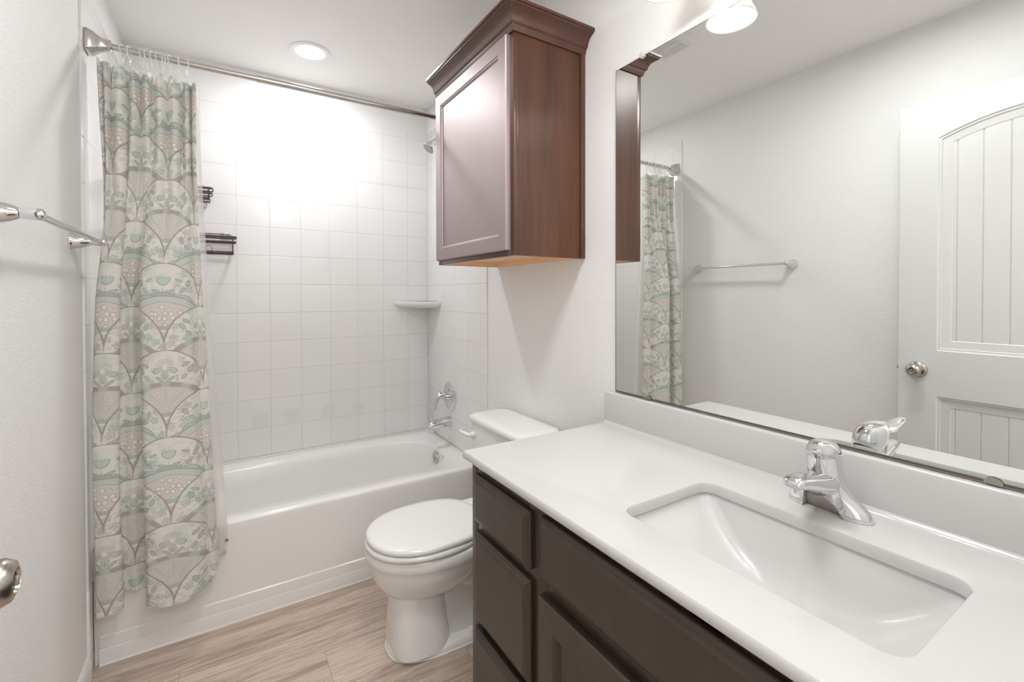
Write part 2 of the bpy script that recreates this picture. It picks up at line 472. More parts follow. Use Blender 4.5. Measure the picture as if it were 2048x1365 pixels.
    tf = tr.below(1.0, 0.06)*(fy+0.016-abs((fx*420).sin())*0.007).above(0.0, 0.001)
    col = mixc(g, col, tealL, tf*T)
    col = mixc(g, col, teal2, (abs(tr-1.02).below(0.07, 0.08)*fy.above(-0.012, 0.002)+abs(fy+0.016-abs((fx*420).sin())*0.007).below(0.0011, 0.001)*tr.below(1.05, 0.05)+abs((fx*300).sin()).below(0.16, 0.2)*tr.below(1, 0.1)*0.6).clamp()*T*0.9)
    for (cx, cy, rx, ry, ro, k) in ((0.016, 0.101, 0.0135, 0.0052, -0.65, 0), (0.016, 0.100, 0.016, 0.0058, -0.35, 1), (0.017, 0.112, 0.018, 0.0062, -0.25, 1),
                                    (0.055, 0.095, 0.011, 0.006, -0.9, 2), (0.072, 0.070, 0.012, 0.007, -1.2, 2), (0.044, 0.060, 0.010, 0.005, 0.5, 1), (0.060, 0.052, 0.012, 0.006, -0.6, 0)):
        e = ellp(cx, cy, rx, ry, ro)
        wgt = {0: isA, 1: T, 2: 1.0}[k]
        col = mixc(g, col, srgb(186, 194, 188), e.below(1.0, 0.12)*wgt*0.8)
        col = mixc(g, col, grey, abs(e-1.0).below(0.10, 0.10)*wgt*0.8)
    col = mixc(g, col, grey, abs(Xc).below(0.0009, 0.0008)*Y.above(0.085, 0.002)*Y.below(0.115, 0.002)*0.7)
    # --- band arch and fan
    gb = hyp(Xc/0.118, (Y-q*1.36)/(q*0.62)); upper = Y.below(q*1.40, 0.004)
    th2 = Xc.atan2(q*1.36-Y)
    infan = (gb.below(1.0, 0.02)*upper).max(Y.above(q*1.38, 0.002)).clamp()
    fan = mixc(g, pinkb, srgb(214, 213, 207), isA)
    col = mixc(g, col, fan, infan)
    # tree twigs (A)
    vt = g.n('ShaderNodeTexVoronoi'); vt.feature = 'DISTANCE_TO_EDGE'; vt.inputs['Scale'].default_value = 95; vt.voronoi_dimensions = '2D'
    nt.links.new(sx.outputs[0], vt.inputs['Vector'])
    tw = X(g, vt.outputs['Distance']).below(0.055, 0.06)*infan*Y.below(q*1.45, 0.01)*gb.below(0.80, 0.04)
    col = mixc(g, col, cream, tw*isA*0.75)
    br = abs((th2*4.5).sin()).below(0.13, 0.12)*gb.below(0.75, 0.05)*infan
    col = mixc(g, col, srgb(196, 194, 188), br*isA*0.6)
    # seeds (B)
    vd = g.n('ShaderNodeTexVoronoi'); vd.inputs['Scale'].default_value = 1.0; vd.voronoi_dimensions = '2D'; vd.inputs['Randomness'].default_value = 0.55
    sd = g.n('ShaderNodeCombineXYZ'); nt.links.new((Xc*46).v, sd.inputs[0]); nt.links.new((Y*42).v, sd.inputs[1]); nt.links.new(sd.outputs[0], vd.inputs['Vector'])
    ds = X(g, vd.outputs['Distance']); seedz = gb.below(0.66, 0.04)*upper
    seedz = seedz.max(Y.above(q*1.38, 0.002)*Y.below(q*1.6, 0.01)*aX.below(0.035, 0.01))
    col = mixc(g, col, cream, ds.below(0.30, 0.05)*seedz*T)
    col = mixc(g, col, brown, abs(ds-0.32).below(0.035, 0.04)*seedz*T*0.85)
    gb3 = gb+abs((th2*3.0).sin())*0.05
    col = mixc(g, col, brown, abs(gb3-0.80).below(0.008, 0.008)*upper*T*0.9)
    col = mixc(g, col, tealL, gb3.above(0.81, 0.01)*gb.below(0.99, 0.02)*upper*T*0.9)
    col = mixc(g, col, mauve, abs(gb-0.99).below(0.016, 0.012)*upper*T)
    sc_ = gb-abs((th2*5.2).cos())*0.11
    col = mixc(g, col, teal, sc_.below(1.02, 0.01)*gb.above(1.01, 0.01)*upper*T*0.75)
    col = mixc(g, col, teal2, abs(sc_-1.02).below(0.013, 0.012)*gb.above(1.0, 0.01)*upper*T*0.9)
    # band (A)
    bandA = gb.above(0.86, 0.03)*gb.below(1.03, 0.03)*upper*isA
    bc = mixc(g, teal, mauve, abs((th2*5.0).sin()).above(0.62, 0.3))
    col = mixc(g, col, bc, bandA*0.78)
    # tiers above the stem
    rt = hyp(Xc, Y-q*2.02)
    jag = abs((Xc*420).sin())*0.004
    tier = (rt-jag).below(0.086, 0.003)*aX.below(0.06, 0.01)*Y.above(q*1.3, 0.01)
    tc = mixc(g, teal, cream, rt.below(0.074, 0.002)); tc = mixc(g, tc, tealL, rt.below(0.066, 0.002)); tc = mixc(g, tc, pinkb, rt.below(0.056, 0.002)); tc = mixc(g, tc, tealL, rt.below(0.046, 0.003))
    col = mixc(g, col, tc, tier)
    col = mixc(g, col, teal2, abs(rt-jag-0.087).below(0.0016, 0.0014)*tier)
    # --- main outline of the scales and the stem
    lw = 0.0022+yq.above(1.45, 0.7)*0.0022
    line = (abs(ge-1.0)*0.135).below(lw, 0.0012)
    stem = aX.below(0.0065, 0.0012)*yq.above(1.80, 0.02)
    vv_ = mixc(g, brown, srgb(184, 175, 167), noise(g, UV, 60, 2))
    col = mixc(g, col, vv_, line.max(stem)*0.92)
    # weave
    wv = noise(g, UV, 900, 1)
    mx = g.n('ShaderNodeMix'); mx.data_type = 'RGBA'; mx.blend_type = 'MULTIPLY'; mx.inputs[0].default_value = 1.0
    nt.links.new(col, mx.inputs[6]); cw = g.n('ShaderNodeCombineColor')
    for i in range(3): nt.links.new((wv*0.12+0.97).v, cw.inputs[i])
    nt.links.new(cw.outputs[0], mx.inputs[7]); col = mx.outputs[2]
    d = g.n('ShaderNodeBsdfDiffuse'); t = g.n('ShaderNodeBsdfTranslucent')
    nt.links.new(col, d.inputs[0]); nt.links.new(col, t.inputs[0])
    a = g.n('ShaderNodeMixShader'); a.inputs[0].default_value = 0.28
    nt.links.new(d.outputs[0], a.inputs[1]); nt.links.new(t.outputs[0], a.inputs[2])
    nt.links.new(a.outputs[0], nt.nodes['Material Output'].inputs[0]); return m
M_CURT = curtain_mat()

# ================================================================ THE ROOM
m = MB(); m.box(-0.2, 1.7, -4.6, 0.12, -0.05, 0.0); structure(m.build('floor', M_FLOOR), 'grey brown wood look vinyl plank floor', 'floor')
m = MB(); m.box(-0.2, 1.7, -4.6, 0.12, H, H+0.05); structure(m.build('ceiling', M_CEIL), 'white textured ceiling', 'ceiling')
m = MB(); m.box(-0.12, 1.65, 0.008, 0.12, 0, H); wb = structure(m.build('wall_back', M_WALL, loc=(0.76, 0.008, 0)), 'white wall behind the bathtub', 'wall')
m = MB(); m.box(-0.12, DL, YE, 0.008, 0, H); wl = structure(m.build('wall_left', M_WALL, loc=(0, -1.4, 0)), 'pale grey textured wall carrying the towel bar', 'wall')
m = MB(); m.box(DR, 1.65, YE, 0.008, 0, H); wr = structure(m.build('wall_right', M_WALL, loc=(DR, -1.4, 0)), 'pale grey textured wall behind toilet and vanity', 'wall')
# tile surround (children of the walls they are set on)
m = MB(); m.box(0.0, W+0.004, 0.0, 0.0085, 0.38, TTOP, 0.002); m.build('tile_surround', M_TB, wb)
m = MB(); m.box(W, DR+0.002, TF, 0.0, 0.30, TTOP, 0.003); m.box(W, DR+0.002, TF, -0.745, 0.0, 0.30, 0.003); m.build('tile_surround', M_TR, wr)
m = MB(); m.box(DL-0.002, 0.003, TF, 0.0, 0.30, TTOP, 0.003); m.box(DL-0.002, 0.003, TF, -0.745, 0.0, 0.30, 0.003); m.build('tile_surround', M_TR, wl)
# entry wall behind the camera: a doorway and its casing
m = MB(); m.box(-0.12, 0.09, YE-0.12, YE, 0, H); m.box(0.92, 1.65, YE-0.12, YE, 0, H); m.box(0.09, 0.92, YE-0.12, YE, 2.10, H)
structure(m.build('wall_front', M_WALL, loc=(0.5, YE, 0)), 'wall with the entry doorway', 'wall')
m = MB()
m.box(0.90, 0.96, YE-0.0, YE+0.012, 0, 2.16, 0.003); m.box(0.105, 0.96, YE, YE+0.012, 2.10, 2.16, 0.003)
m.box(0.09, 0.104, YE-0.12, YE, 0, 2.10); m.box(0.906, 0.92, YE-0.12, YE, 0, 2.10); m.box(0.104, 0.906, YE-0.12, YE, 2.087, 2.10)
structure(m.build('trim_1', M_TRIM, loc=(0.5, YE, 0)), 'white casing of the entry doorway', 'trim')
# hallway beyond the doorway
m = MB(); m.box(-0.2, 1.7, -4.6, -4.5, 0, H); m.box(-0.2, -0.12, -4.5, YE-0.12, 0, H); m.box(1.65, 1.7, -4.5, YE-0.12, 0, H)
structure(m.build('wall_hall', M_HALL, loc=(0.7, -4.5, 0)), 'hallway walls beyond the doorway', 'wall')
# baseboard on the left wall
m = MB()
prof = [(0, 0), (0.012, 0), (0.012, 0.062), (0.009, 0.074), (0.004, 0.083), (0, 0.085)]
rings = [[(DL+a, yy, b) for a, b in prof] for yy in (YE, TF-0.001)]
m.loft(rings, True, True, True); structure(m.build('baseboard_left', M_TRIM, loc=(0, -1.8, 0)), 'white baseboard along the left wall', 'baseboard')
m = MB(); rings = [[(DR-a, yy, b) for a, b in prof] for yy in (-1.70, TF-0.001)]
m.loft(rings, True, True, True); structure(m.build('baseboard_right', M_TRIM, loc=(DR, -1.2, 0)), 'white baseboard behind the toilet', 'baseboard')

# ---------------------------------------------------------------- door leaf, swung open against the left wall
def door():
    X0, X1 = 0.083, 0.118; Y0, Y1 = -2.845, -2.032; Z0, Z1 = 0.012, 2.105
    m = MB()
    def outline(d, top, archh, z0, z1, n=24):
        """closed outline in (y,z), inset by d; top arched when archh > 0"""
        a, b = Y0+0.128+d, Y1-0.128-d
        pts = [(a, z0+d), (b, z0+d)]
        for k in range(n+1):
            t = k/n; yy = b+(a-b)*t
            tt = (yy-(Y0+Y1)/2)/((Y1-Y0)/2-0.128)
            pts.append((yy, z1-d-archh*tt*tt))
        return pts
    outs = [(1.05, 2.005, 0.062), (0.20, 0.858, 0.0)]
    bm = m.bm
    # face with two holes
    def ring_verts(pts, x): return [bm.verts.new((x, a, b)) for a, b in pts]
    oc = ring_verts([(Y0, Z0), (Y1, Z0), (Y1, Z1), (Y0, Z1)], X1)
    edges = [bm.edges.new((oc[i], oc[(i+1) % 4])) for i in range(4)]
    firsts = []
    for z0, z1, ah in outs:
        vs = ring_verts(outline(0, None, ah, z0, z1), X1)
        edges += [bm.edges.new((vs[i], vs[(i+1) % len(vs)])) for i in range(len(vs))]; firsts.append(vs)
    bmesh.ops.triangle_fill(bm, edges=edges, use_beauty=True, normal=(1, 0, 0))
    for (z0, z1, ah), vs in zip(outs, firsts):
        prev = vs
        for d, dep in ((0.004, 0.004), (0.011, 0.005), (0.013, 0.009), (0.042, 0.0125), (0.045, 0.0145)):
            cur = ring_verts(outline(d, None, ah, z0, z1), X1-dep)
            for i in range(len(vs)):
                j = (i+1) % len(vs); bm.faces.new((prev[i], prev[j], cur[j], cur[i]))
            prev = cur
        # plank field with V grooves
        a, b = Y0+0.128+0.045, Y1-0.128-0.045; n = 7; us = []
        step = 0.0765; g0 = b-0.012
        xs = [b]
        k = 0
        while g0-k*step > a+0.01:
            c = g0-k*step; us.append(c); k += 1
        pts = [(b, 0.0)]
        for c in us: pts += [(c+0.003, 0.0), (c, 0.0035), (c-0.003, 0.0)]
        pts.append((a, 0.0)); fine = []
        for (p, q_), (p2, q2) in zip(pts, pts[1:]):
            nn = max(1, int(abs(p-p2)/0.02))
            for k in range(nn): fine.append((lerp(p, p2, k/nn), lerp(q_, q2, k/nn)))
        fine.append(pts[-1]); top = []; bot = []
        for yy, dd in fine:
            tt = (yy-(Y0+Y1)/2)/((Y1-Y0)/2-0.128)
            top.append(bm.verts.new((X1-0.0145-dd, yy, z1-0.045-ah*tt*tt))); bot.append(bm.verts.new((X1-0.0145-dd, yy, z0+0.045)))
        for i in range(len(top)-1): bm.faces.new((bot[i], bot[i+1], top[i+1], top[i]))
    # back and edges
    bc = [bm.verts.new(p) for p in ((X0, Y0, Z0), (X0, Y1, Z0), (X0, Y1, Z1), (X0, Y0, Z1))]
    bm.faces.new(bc)
    for i in range(4): bm.faces.new((oc[i], oc[(i+1) % 4], bc[(i+1) % 4], bc[i]))
    root = thing('door_1', 'white two panel plank door standing open in front of the left wall', 'door', (0.1, Y0, 0.0)); structure(root)
    m.build('door_leaf', M_DOOR, root, smooth=20)
    ky, kz = -2.100, 0.965
    k = MB()
    k.lathe([(0.033, 0.0), (0.0335, 0.004), (0.030, 0.010), (0.020, 0.013), (0.0125, 0.015), (0.0115, 0.024), (0.016, 0.029), (0.0225, 0.036), (0.0265, 0.047), (0.0265, 0.057), (0.022, 0.066), (0.0135, 0.0695), (0.0125, 0.066), (0.010, 0.0655)], (X1, ky, kz), 'x', 40)
    kn = k.build('door_knob', M_NICKEL, root, smooth=50)
    k = MB(); k.box(X1+0.062, X1+0.0715, ky-0.0022, ky+0.0022, kz-0.006, kz+0.006, 0.001); k.build('thumb_turn', M_NICKEL, kn)
    k = MB(); k.lathe([(0.033, 0.0), (0.0335, 0.004), (0.030, 0.010), (0.0125, 0.015), (0.0115, 0.02), (0.0225, 0.030), (0.0265, 0.04), (0.0265, 0.05), (0.018, 0.058), (0.0, 0.06)], (X0, ky, kz), '-x', 32)
    k.build('door_knob', M_NICKEL, root, smooth=50)
    k = MB(); k.box(X0+0.006, X1-0.006, Y1-0.0005, Y1+0.0015, kz-0.028, kz+0.028); k.lathe([(0.0085, 0), (0.0085, 0.006), (0.005, 0.010)], ((X0+X1)/2, Y1, kz), 'y', 16)
    k.build('latch', M_NICKEL, root)
    for hz in (0.25, 1.05, 1.85):
        k = MB(); k.lathe([(0.006, -0.045), (0.006, 0.045)], (X0-0.003, Y0-0.004, hz), 'z', 12); k.box(X0+0.003, X0+0.03, Y0-0.002, Y0, hz-0.044, hz+0.044)
        k.build('hinge', M_NICKEL, root)
door()

# ================================================================ BATHTUB
def tub():
    root = thing('bathtub', 'white alcove bathtub with flat apron below the tiled walls', 'bathtub', (W/2, -0.37, 0))
    AP = -0.733; N = 12
    cx, cy = W/2, (AP-0.002)/2
    def ring(x0, x1, y0, y1, r, z): return rrect((x0+x1)/2, (y0+y1)/2, (x1-x0)/2, (y1-y0)/2, r, z, N)
    def open_ring(x0, x1, y0, y1, rl, rr, z):
        """round right end, tighter left end"""
        out = []
        for qx, qy, a0, r in ((1, 1, 0, rr), (-1, 1, 90, rl), (-1, -1, 180, rl), (1, -1, 270, rr)):
            ex = x1 if qx > 0 else x0; ey = y1 if qy > 0 else y0
            rx = r*(1.25 if qx > 0 else 1.0); ry = r
            for k in range(N+1):
                a = math.radians(a0+90*k/N)
                out.append((ex-qx*rx+rx*math.cos(a), ey-qy*ry+ry*math.sin(a), z))
        return out
    m = MB()
    e = 0.001
    rings = [ring(e, W-e, AP+0.001, -e, 0.004, 0.0),
             ring(e, W-e, AP, -e, 0.004, RIM-0.035),
             ring(e, W-e, AP, -e, 0.004, RIM-0.014), ring(e, W-e, AP+0.003, -e, 0.006, RIM-0.005), ring(e, W-e, AP+0.010, -e-0.001, 0.008, RIM),
             ring(0.012, W-0.012, AP+0.02, -0.020, 0.012, RIM+0.001), 
             ring(0.035, W-0.035, AP+0.04, -0.034, 0.02, RIM-0.002),
             open_ring(0.085, 1.442, -0.640, -0.092, 0.10, 0.215, RIM-0.003),
             open_ring(0.092, 1.438, -0.634, -0.098, 0.10, 0.213, RIM-0.007),
             open_ring(0.098, 1.435, -0.628, -0.104, 0.10, 0.211, RIM-0.018),
             open_ring(0.125, 1.430, -0.612, -0.118, 0.10, 0.20, 0.30),
             open_ring(0.19, 1.395, -0.590, -0.138, 0.10, 0.17, 0.14),
             open_ring(0.24, 1.360, -0.565, -0.165, 0.10, 0.15, 0.075),
             open_ring(0.31, 1.31, -0.53, -0.20, 0.09, 0.12, 0.05),
             open_ring(0.45, 1.20, -0.47, -0.26, 0.07, 0.08, 0.046)]
    m.loft(rings, True, True, True)
    # raised tile flange: shallow lip along the three walls
    m.build('tub_body', M_TUB, root, smooth=40)
    m = MB(); m.box(e, W-e, -0.016, -0.001, RIM-0.004, RIM+0.010, 0.004, 3); m.box(W-0.014, W-0.001, AP+0.004, -0.016, RIM-0.004, RIM+0.008, 0.0035, 3); m.box(0.001+0.003, 0.014, AP+0.004, -0.016, RIM-0.004, RIM+0.008, 0.0035, 3)
    m.build('wall_lip', M_CAULK, root)
    # apron relief: shallow step near the floor
    m = MB()
    prof = [(0.0, 0.056), (-0.006, 0.052), (-0.0075, 0.040), (-0.0075, 0.0), (0.002, 0.0)]
    prof2 = [(0.0005, 0.098), (-0.004, 0.093), (-0.0045, 0.056), (0.002, 0.05)]
    for pr_ in (prof2, prof):
        m.loft([[(xx, AP+a, b) for a, b in pr_] for xx in (0.016, W-0.004)], True, True, True)
    m.build('apron_base', M_TUB, root)
    m = MB(); m.loft([[(xx, AP-0.0075+a, b) for a, b in ((0.001, 0.005), (-0.004, 0.003), (-0.006, 0.0), (0.001, 0.0))] for xx in (0.016, W-0.004)], True, True, True)
    m.build('floor_caulk', M_CAULK, root)
    # overflow plate on the sloped end
    T = Matrix.Translation((1.4315, -0.357, 0.343)) @ Matrix.Rotation(math.radians(-4), 4, 'Y')
    m = MB(); m.lathe([(0.036, 0.0), (0.0365, 0.004), (0.034, 0.009), (0.028, 0.0115), (0.0, 0.0125)], (0, 0, 0), '-x', 36, T=T); ov = m.build('overflow_plate', M_ROD, root, smooth=50)
    m = MB(); m.box(-0.020, -0.011, -0.004, 0.004, -0.022, 0.006, 0.003, 2, T=T); m.build('trip_lever', M_CHROME, ov)
    m = MB(); m.lathe([(0.030, 0.0), (0.030, 0.003), (0.02, 0.005), (0.0, 0.006)], (1.15, -0.36, 0.046), 'z', 28); m.build('drain', M_CHROME, root, smooth=50)
tub()

# ---------------------------------------------------------------- tub spout, valve, shower head (set on the right tiled wall)
def tub_fittings():
    y = -0.357
    root = thing('tub_spout', 'chrome tub spout with diverter knob on the tiled wall', 'tub spout', (W, y, 0.54))
    m = MB(); z = 0.542
    secs = [(0.0, 0.031, 0.031, 0), (0.006, 0.031, 0.031, 0), (0.05, 0.029, 0.028, 0.0), (0.10, 0.026, 0.024, -0.004), (0.122, 0.024, 0.022, -0.008), (0.138, 0.022, 0.019, -0.014), (0.146, 0.016, 0.012, -0.020), (0.148, 0.004, 0.003, -0.022)]
    rings = []
    for d, ry, rz, dz in secs:
        rings.append([(W-d, y+ry*math.cos(2*PI*k/28), z+dz+rz*math.sin(2*PI*k/28)) for k in range(28)])
    m.loft(rings, True, True, True)
    m.lathe([(0.018, -0.048), (0.0185, -0.044), (0.020, -0.02), (0.019, 0.0)], (W-0.124, y, z), 'z', 20)
    m.build('spout_body', M_CHROME, root, smooth=50)
    m = MB(); m.lathe([(0.0035, 0.012), (0.0035, 0.026), (0.008, 0.028), (0.0085, 0.031), (0.006, 0.034), (0, 0.035)], (W-0.120, y, z), 'z', 16); m.build('diverter_knob', M_CHROME, root, smooth=50)
    root = thing('shower_valve', 'round chrome shower valve plate with curved lever on the tiles', 'shower valve', (W, y, 0.692))
    zc = 0.692
    m = MB(); m.lathe([(0.082, 0.0), (0.083, 0.003), (0.080, 0.007), (0.060, 0.0105), (0.03, 0.012), (0.0, 0.0125)], (W, y, zc), '-x', 48); m.build('escutcheon', M_CHROME, root, smooth=50)
    m = MB(); m.lathe([(0.026, 0.010), (0.025, 0.030), (0.022, 0.034), (0.022, 0.040), (0.024, 0.042), (0.0, 0.044)], (W, y, zc), '-x', 30); st = m.build('stem', M_CHROME, root, smooth=40)
    m = MB()
    P = crs([(W-0.040, y, zc+0.004), (W-0.060, y, zc+0.012), (W-0.078, y-0.001, zc+0.004), (W-0.090, y-0.003, zc-0.022), (W-0.096, y-0.004, zc-0.052), (W-0.104, y-0.005, zc-0.076)], 5)
    R = [interp([(0, 0.020), (0.2, 0.024), (0.4, 0.020), (0.65, 0.012), (1, 0.006)], i/(len(P)-1)) for i in range(len(P))]
    m.tube(P, R, 16); m.build('lever_handle', M_CHROME, root, smooth=60)
    m = MB(); m.lathe([(0.006, 0), (0.006, 0.002), (0.0, 0.003)], (W-0.012, y, zc+0.036), '-x', 14); m.build('temperature_mark', M_NICKEL, root)
    root = thing('shower_sprayer', 'small chrome shower head on a bent arm high on the tiles', 'shower head', (DR, y, 2.20))
    m = MB(); m.lathe([(0.030, 0), (0.029, 0.004), (0.018, 0.012), (0.012, 0.014)], (W, y, 2.205), '-x', 28); m.build('flange', M_CHROME, root, smooth=50)
    P = crs([(W-0.005, y, 2.205), (W-0.04, y, 2.205), (W-0.065, y, 2.198), (W-0.088, y, 2.180)], 6)
    m = MB(); m.tube(P, 0.0105, 14); m.build('shower_arm', M_CHROME, root, smooth=60)
    T = Matrix.Translation((W-0.090, y, 2.178)) @ Matrix.Rotation(math.radians(218), 4, 'Y')
    m = MB(); m.lathe([(0.012, -0.004), (0.014, 0.0), (0.014, 0.012), (0.019, 0.018), (0.028, 0.040), (0.036, 0.055), (0.0375, 0.064), (0.035, 0.068)], (0, 0, 0), 'z', 32, T=T); hd = m.build('spray_head', M_CHROME, root, smooth=40)
    m = MB(); m.lathe([(0.034, 0.067), (0.034, 0.0695), (0.0, 0.0705)], (0, 0, 0), 'z', 28, T=T)
    for rr, n in ((0.010, 6), (0.019, 11), (0.028, 16)):
        for k in range(n):
            a = 2*PI*k/n; m.lathe([(0.0014, 0.069), (0.001, 0.0725)], (rr*math.cos(a), rr*math.sin(a), 0), 'z', 6, T=T)
    m.build('nozzle_face', M_NICKEL, hd, smooth=40)
tub_fittings()

# ---------------------------------------------------------------- corner shelf
m = MB()
def shelf_ring(z, g=0.0, rnd=0.0):
    """triangle with bowed front between back wall (y=0) and right wall (x=W)"""
    A = (W-0.222+g, -0.0005); B = (W-0.0005, -0.222+g)
    pts = [(W-0.0005, -0.0005)]
    pts.append(A); pts.append((A[0]+0.002, A[1]-0.010+rnd))
    for k in range(1, 12):
        t = k/12; px = lerp(A[0]+0.006, B[0]-0.012, t); py = lerp(A[1]-0.012, B[1]+0.006, t)
        bow = 0.018*math.sin(PI*t); pts.append((px-bow*0.7+rnd*0.5, py-bow*0.7+rnd*0.5))
    pts.append((B[0]-0.010+rnd, B[1]+0.002)); pts.append(B)
    return [(a, b, z) for a, b in pts][::-1]
m.loft([shelf_ring(1.205, 0.05, 0.0), shelf_ring(1.212, 0.02), shelf_ring(1.222, 0.004), shelf_ring(1.236, 0.0), shelf_ring(1.246, 0.002), shelf_ring(1.248, 0.008, 0.002), shelf_ring(1.242, 0.018, 0.006)], True, True, True)
# curled ends
m.loft([[(W-0.001-q*0.0, -0.222+0.0, 1.236), (W-0.014, -0.214, 1.238), (W-0.010, -0.208, 1.250), (W-0.001, -0.210, 1.262)], [(W-0.001, -0.190, 1.236), (W-0.020, -0.188, 1.238), (W-0.010, -0.188, 1.246), (W-0.001, -0.190, 1.249)]], True, True, True) if (q := 0) == 0 else None
tag(m.build('corner_shelf', M_PORC, loc=(W-0.07, -0.07, 1.205), smooth=50), 'white ceramic corner shelf in the tiled shower corner', 'shelf')

# ---------------------------------------------------------------- wire caddies on the back tiles
def caddy(x0, x1, zt, label, small=False):
    root = thing('shower_caddy', label, 'shower caddy', ((x0+x1)/2, -0.003, zt-0.09))
    D = -0.105; zb = zt-(0.055 if small else 0.082)
    def loop(z, x0_, x1_, yb, yf, r=0.012):
        return [(a, b, z) for a, b, _ in rrect((x0_+x1_)/2, (yb+yf)/2, (x1_-x0_)/2, abs(yb-yf)/2, r, 0, 4)]
    m = MB()
    m.tube(loop(zt, x0, x1, -0.012, D), 0.0030, 8, closed=True); m.tube(loop(zt-0.024, x0, x1-0.003, -0.012, D), 0.0024, 8, closed=True)
    m.build('rail', M_BRONZE, root, smooth=60)
    for k in range(1):
        m = MB(); m.box(x0+0.004, x1-0.004, D-0.002, D, zt-0.006, zt+0.005, 0.001); m.box(x0+0.004, x1-0.004, D-0.002, D, zt-0.031, zt-0.021, 0.001); m.build('front_band', M_BRONZE, root)
    m = MB(); xb0, xb1 = x0+0.008, x1-0.014
    m.tube(loop(zb, xb0, xb1, -0.012, D+0.006), 0.003, 8, closed=True)
    m.box(xb0, xb1, D+0.004, D+0.0065, zb-0.004, zb+0.010, 0.001)
    n = 9
    for k in range(1, n): 
        xx = lerp(xb0, xb1, k/n); m.tube([(xx, -0.012, zb), (xx, D+0.006, zb)], 0.0014, 6)
    m.build('basket_floor', M_BRONZE, root, smooth=60)
    for xx in (x0+0.006, lerp(x0, x1, 0.36), x1-0.016):
        for yy in (D+0.003, -0.012):
            m = MB(); m.tube([(xx, yy, zt), (xx, yy, zb-0.004)], 0.0018, 8); m.build('upright', M_BRONZE, root, smooth=60)
    # back plate loop and adhesive hooks
    m = MB(); P = [(x0+0.02, -0.010, zt), (x0+0.02, -0.007, zt+0.016), (x0+0.026, -0.006, zt+0.022), (x1-0.030, -0.006, zt+0.022), (x1-0.022, -0.007, zt+0.016), (x1-0.022, -0.010, zt)]
    m.tube(P, 0.0022, 8); m.build('back_rail', M_BRONZE, root, smooth=60)
    for xx in (x0+0.04, x1-0.05):
        m = MB(); m.box(xx-0.018, xx+0.018, -0.003, -0.0003, zt-0.005, zt+0.035, 0.001); m.tube([(xx, -0.003, zt+0.018), (xx, -0.011, zt+0.018), (xx, -0.013, zt+0.026)], 0.003, 8)
        m.build('adhesive_hook', M_CLEAR, root)
    if not small:
        for xx in (lerp(x0, x1, 0.2), lerp(x0, x1, 0.66)):
            P = [(xx-0.014, D+0.002, zb), (xx-0.014, D+0.002, zb+0.022)]+[(xx-0.014*math.cos(a), D+0.002, zb+0.022+0.012*math.sin(a)) for a in (0.5, 1.0, 1.57, 2.1, 2.6)]+[(xx+0.014, D+0.002, zb+0.022), (xx+0.014, D+0.002, zb)]
            m = MB(); m.tube(P, 0.0014, 6); m.build('loop_wire', M_BRONZE, root, smooth=60)
    else:
        for xx in (x1-0.02, x1-0.05, x1-0.08, x0+0.04):
            P = [(xx, D, zt-0.03), (xx, D-0.001, zt-0.055), (xx, D-0.010, zt-0.062), (xx, D-0.018, zt-0.054)]
            m = MB(); m.tube(P, 0.0018, 6); m.build('hook', M_BRONZE, root, smooth=60)
caddy(0.10, 0.452, 1.585, 'dark bronze wire caddy basket, the lower and larger of two on the tiles')
caddy(0.10, 0.352, 1.822, 'dark bronze wire caddy with small hooks, the upper of two on the tiles', True)

# ================================================================ SHOWER ROD, RINGS, CURTAIN
RY, RZ = -0.745, 2.152
def rod():
    root = thing('shower_rod', 'satin metal tension rod spanning the tub alcove', 'shower rod', (W/2, RY, RZ))
    m = MB(); m.tube([(0.05, RY, RZ), (0.52, RY, RZ)], 0.0112, 24); m.build('thin_tube', M_ROD, root, smooth=60)
    m = MB(); m.tube([(0.515, RY, RZ), (1.48, RY, RZ)], 0.0132, 24); m.lathe([(0.0138, 0.0), (0.0142, 0.003), (0.0138, 0.006)], (0.512, RY, RZ), 'x', 24); m.build('thick_tube', M_ROD, root, smooth=60)
    for s in (0, 1):
        m = MB(); rings = []
        for d, h, r in ((0.0005, 0.033, 0.006), (0.004, 0.0355, 0.006), (0.008, 0.0355, 0.007), (0.020, 0.032, 0.008), (0.034, 0.024, 0.009), (0.048, 0.0185, 0.010), (0.058, 0.0175, 0.012), (0.060, 0.0190, 0.013), (0.066, 0.0190, 0.013), (0.068, 0.0165, 0.0130)):
            xx = (0.003+d) if s == 0 else (W-d)
            rings.append([(xx, RY+a, RZ+b) for a, b, _ in rrect(0, 0, h, h, r, 0, 5)])
        m.loft(rings, True, True, True); m.build('end_flange', M_ROD, root, smooth=30)
rod()
def ring_obj():
    m = MB(); N = 26; pts = []
    # a hook: open loop over the rod whose foot is pinched narrow
    for k in range(N):
        a = 2*PI*k/N; rx = 0.0185; z = 0.0185*math.sin(a)
        if math.sin(a) < 0: z = 0.048*math.sin(a); rx = 0.0185*(1-0.55*abs(math.sin(a)))
        pts.append((0.002*math.sin(2*a), rx*math.cos(a), z-0.004))
    m.tube(pts, 0.0022, 8, closed=True)
    return m.build('curtain_ring', M_CLEAR, smooth=60)
ring0 = ring_obj()
tag(ring0, 'clear plastic shower curtain ring hooked over the rod above the gathered curtain', 'curtain ring', 'clear rings holding the curtain')
rx = [0.099, 0.118, 0.150, 0.158, 0.166, 0.180, 0.198, 0.206, 0.216, 0.232, 0.258, 0.285]
random.seed(4)
for i, xx in enumerate(rx):
    o = ring0 if i == 0 else ring0.copy()
    if i: COL.objects.link(o)
    o.location = (xx, RY, RZ-0.0005); o.rotation_euler = (random.uniform(-0.1, 0.1), 0, random.uniform(-0.35, 0.35))

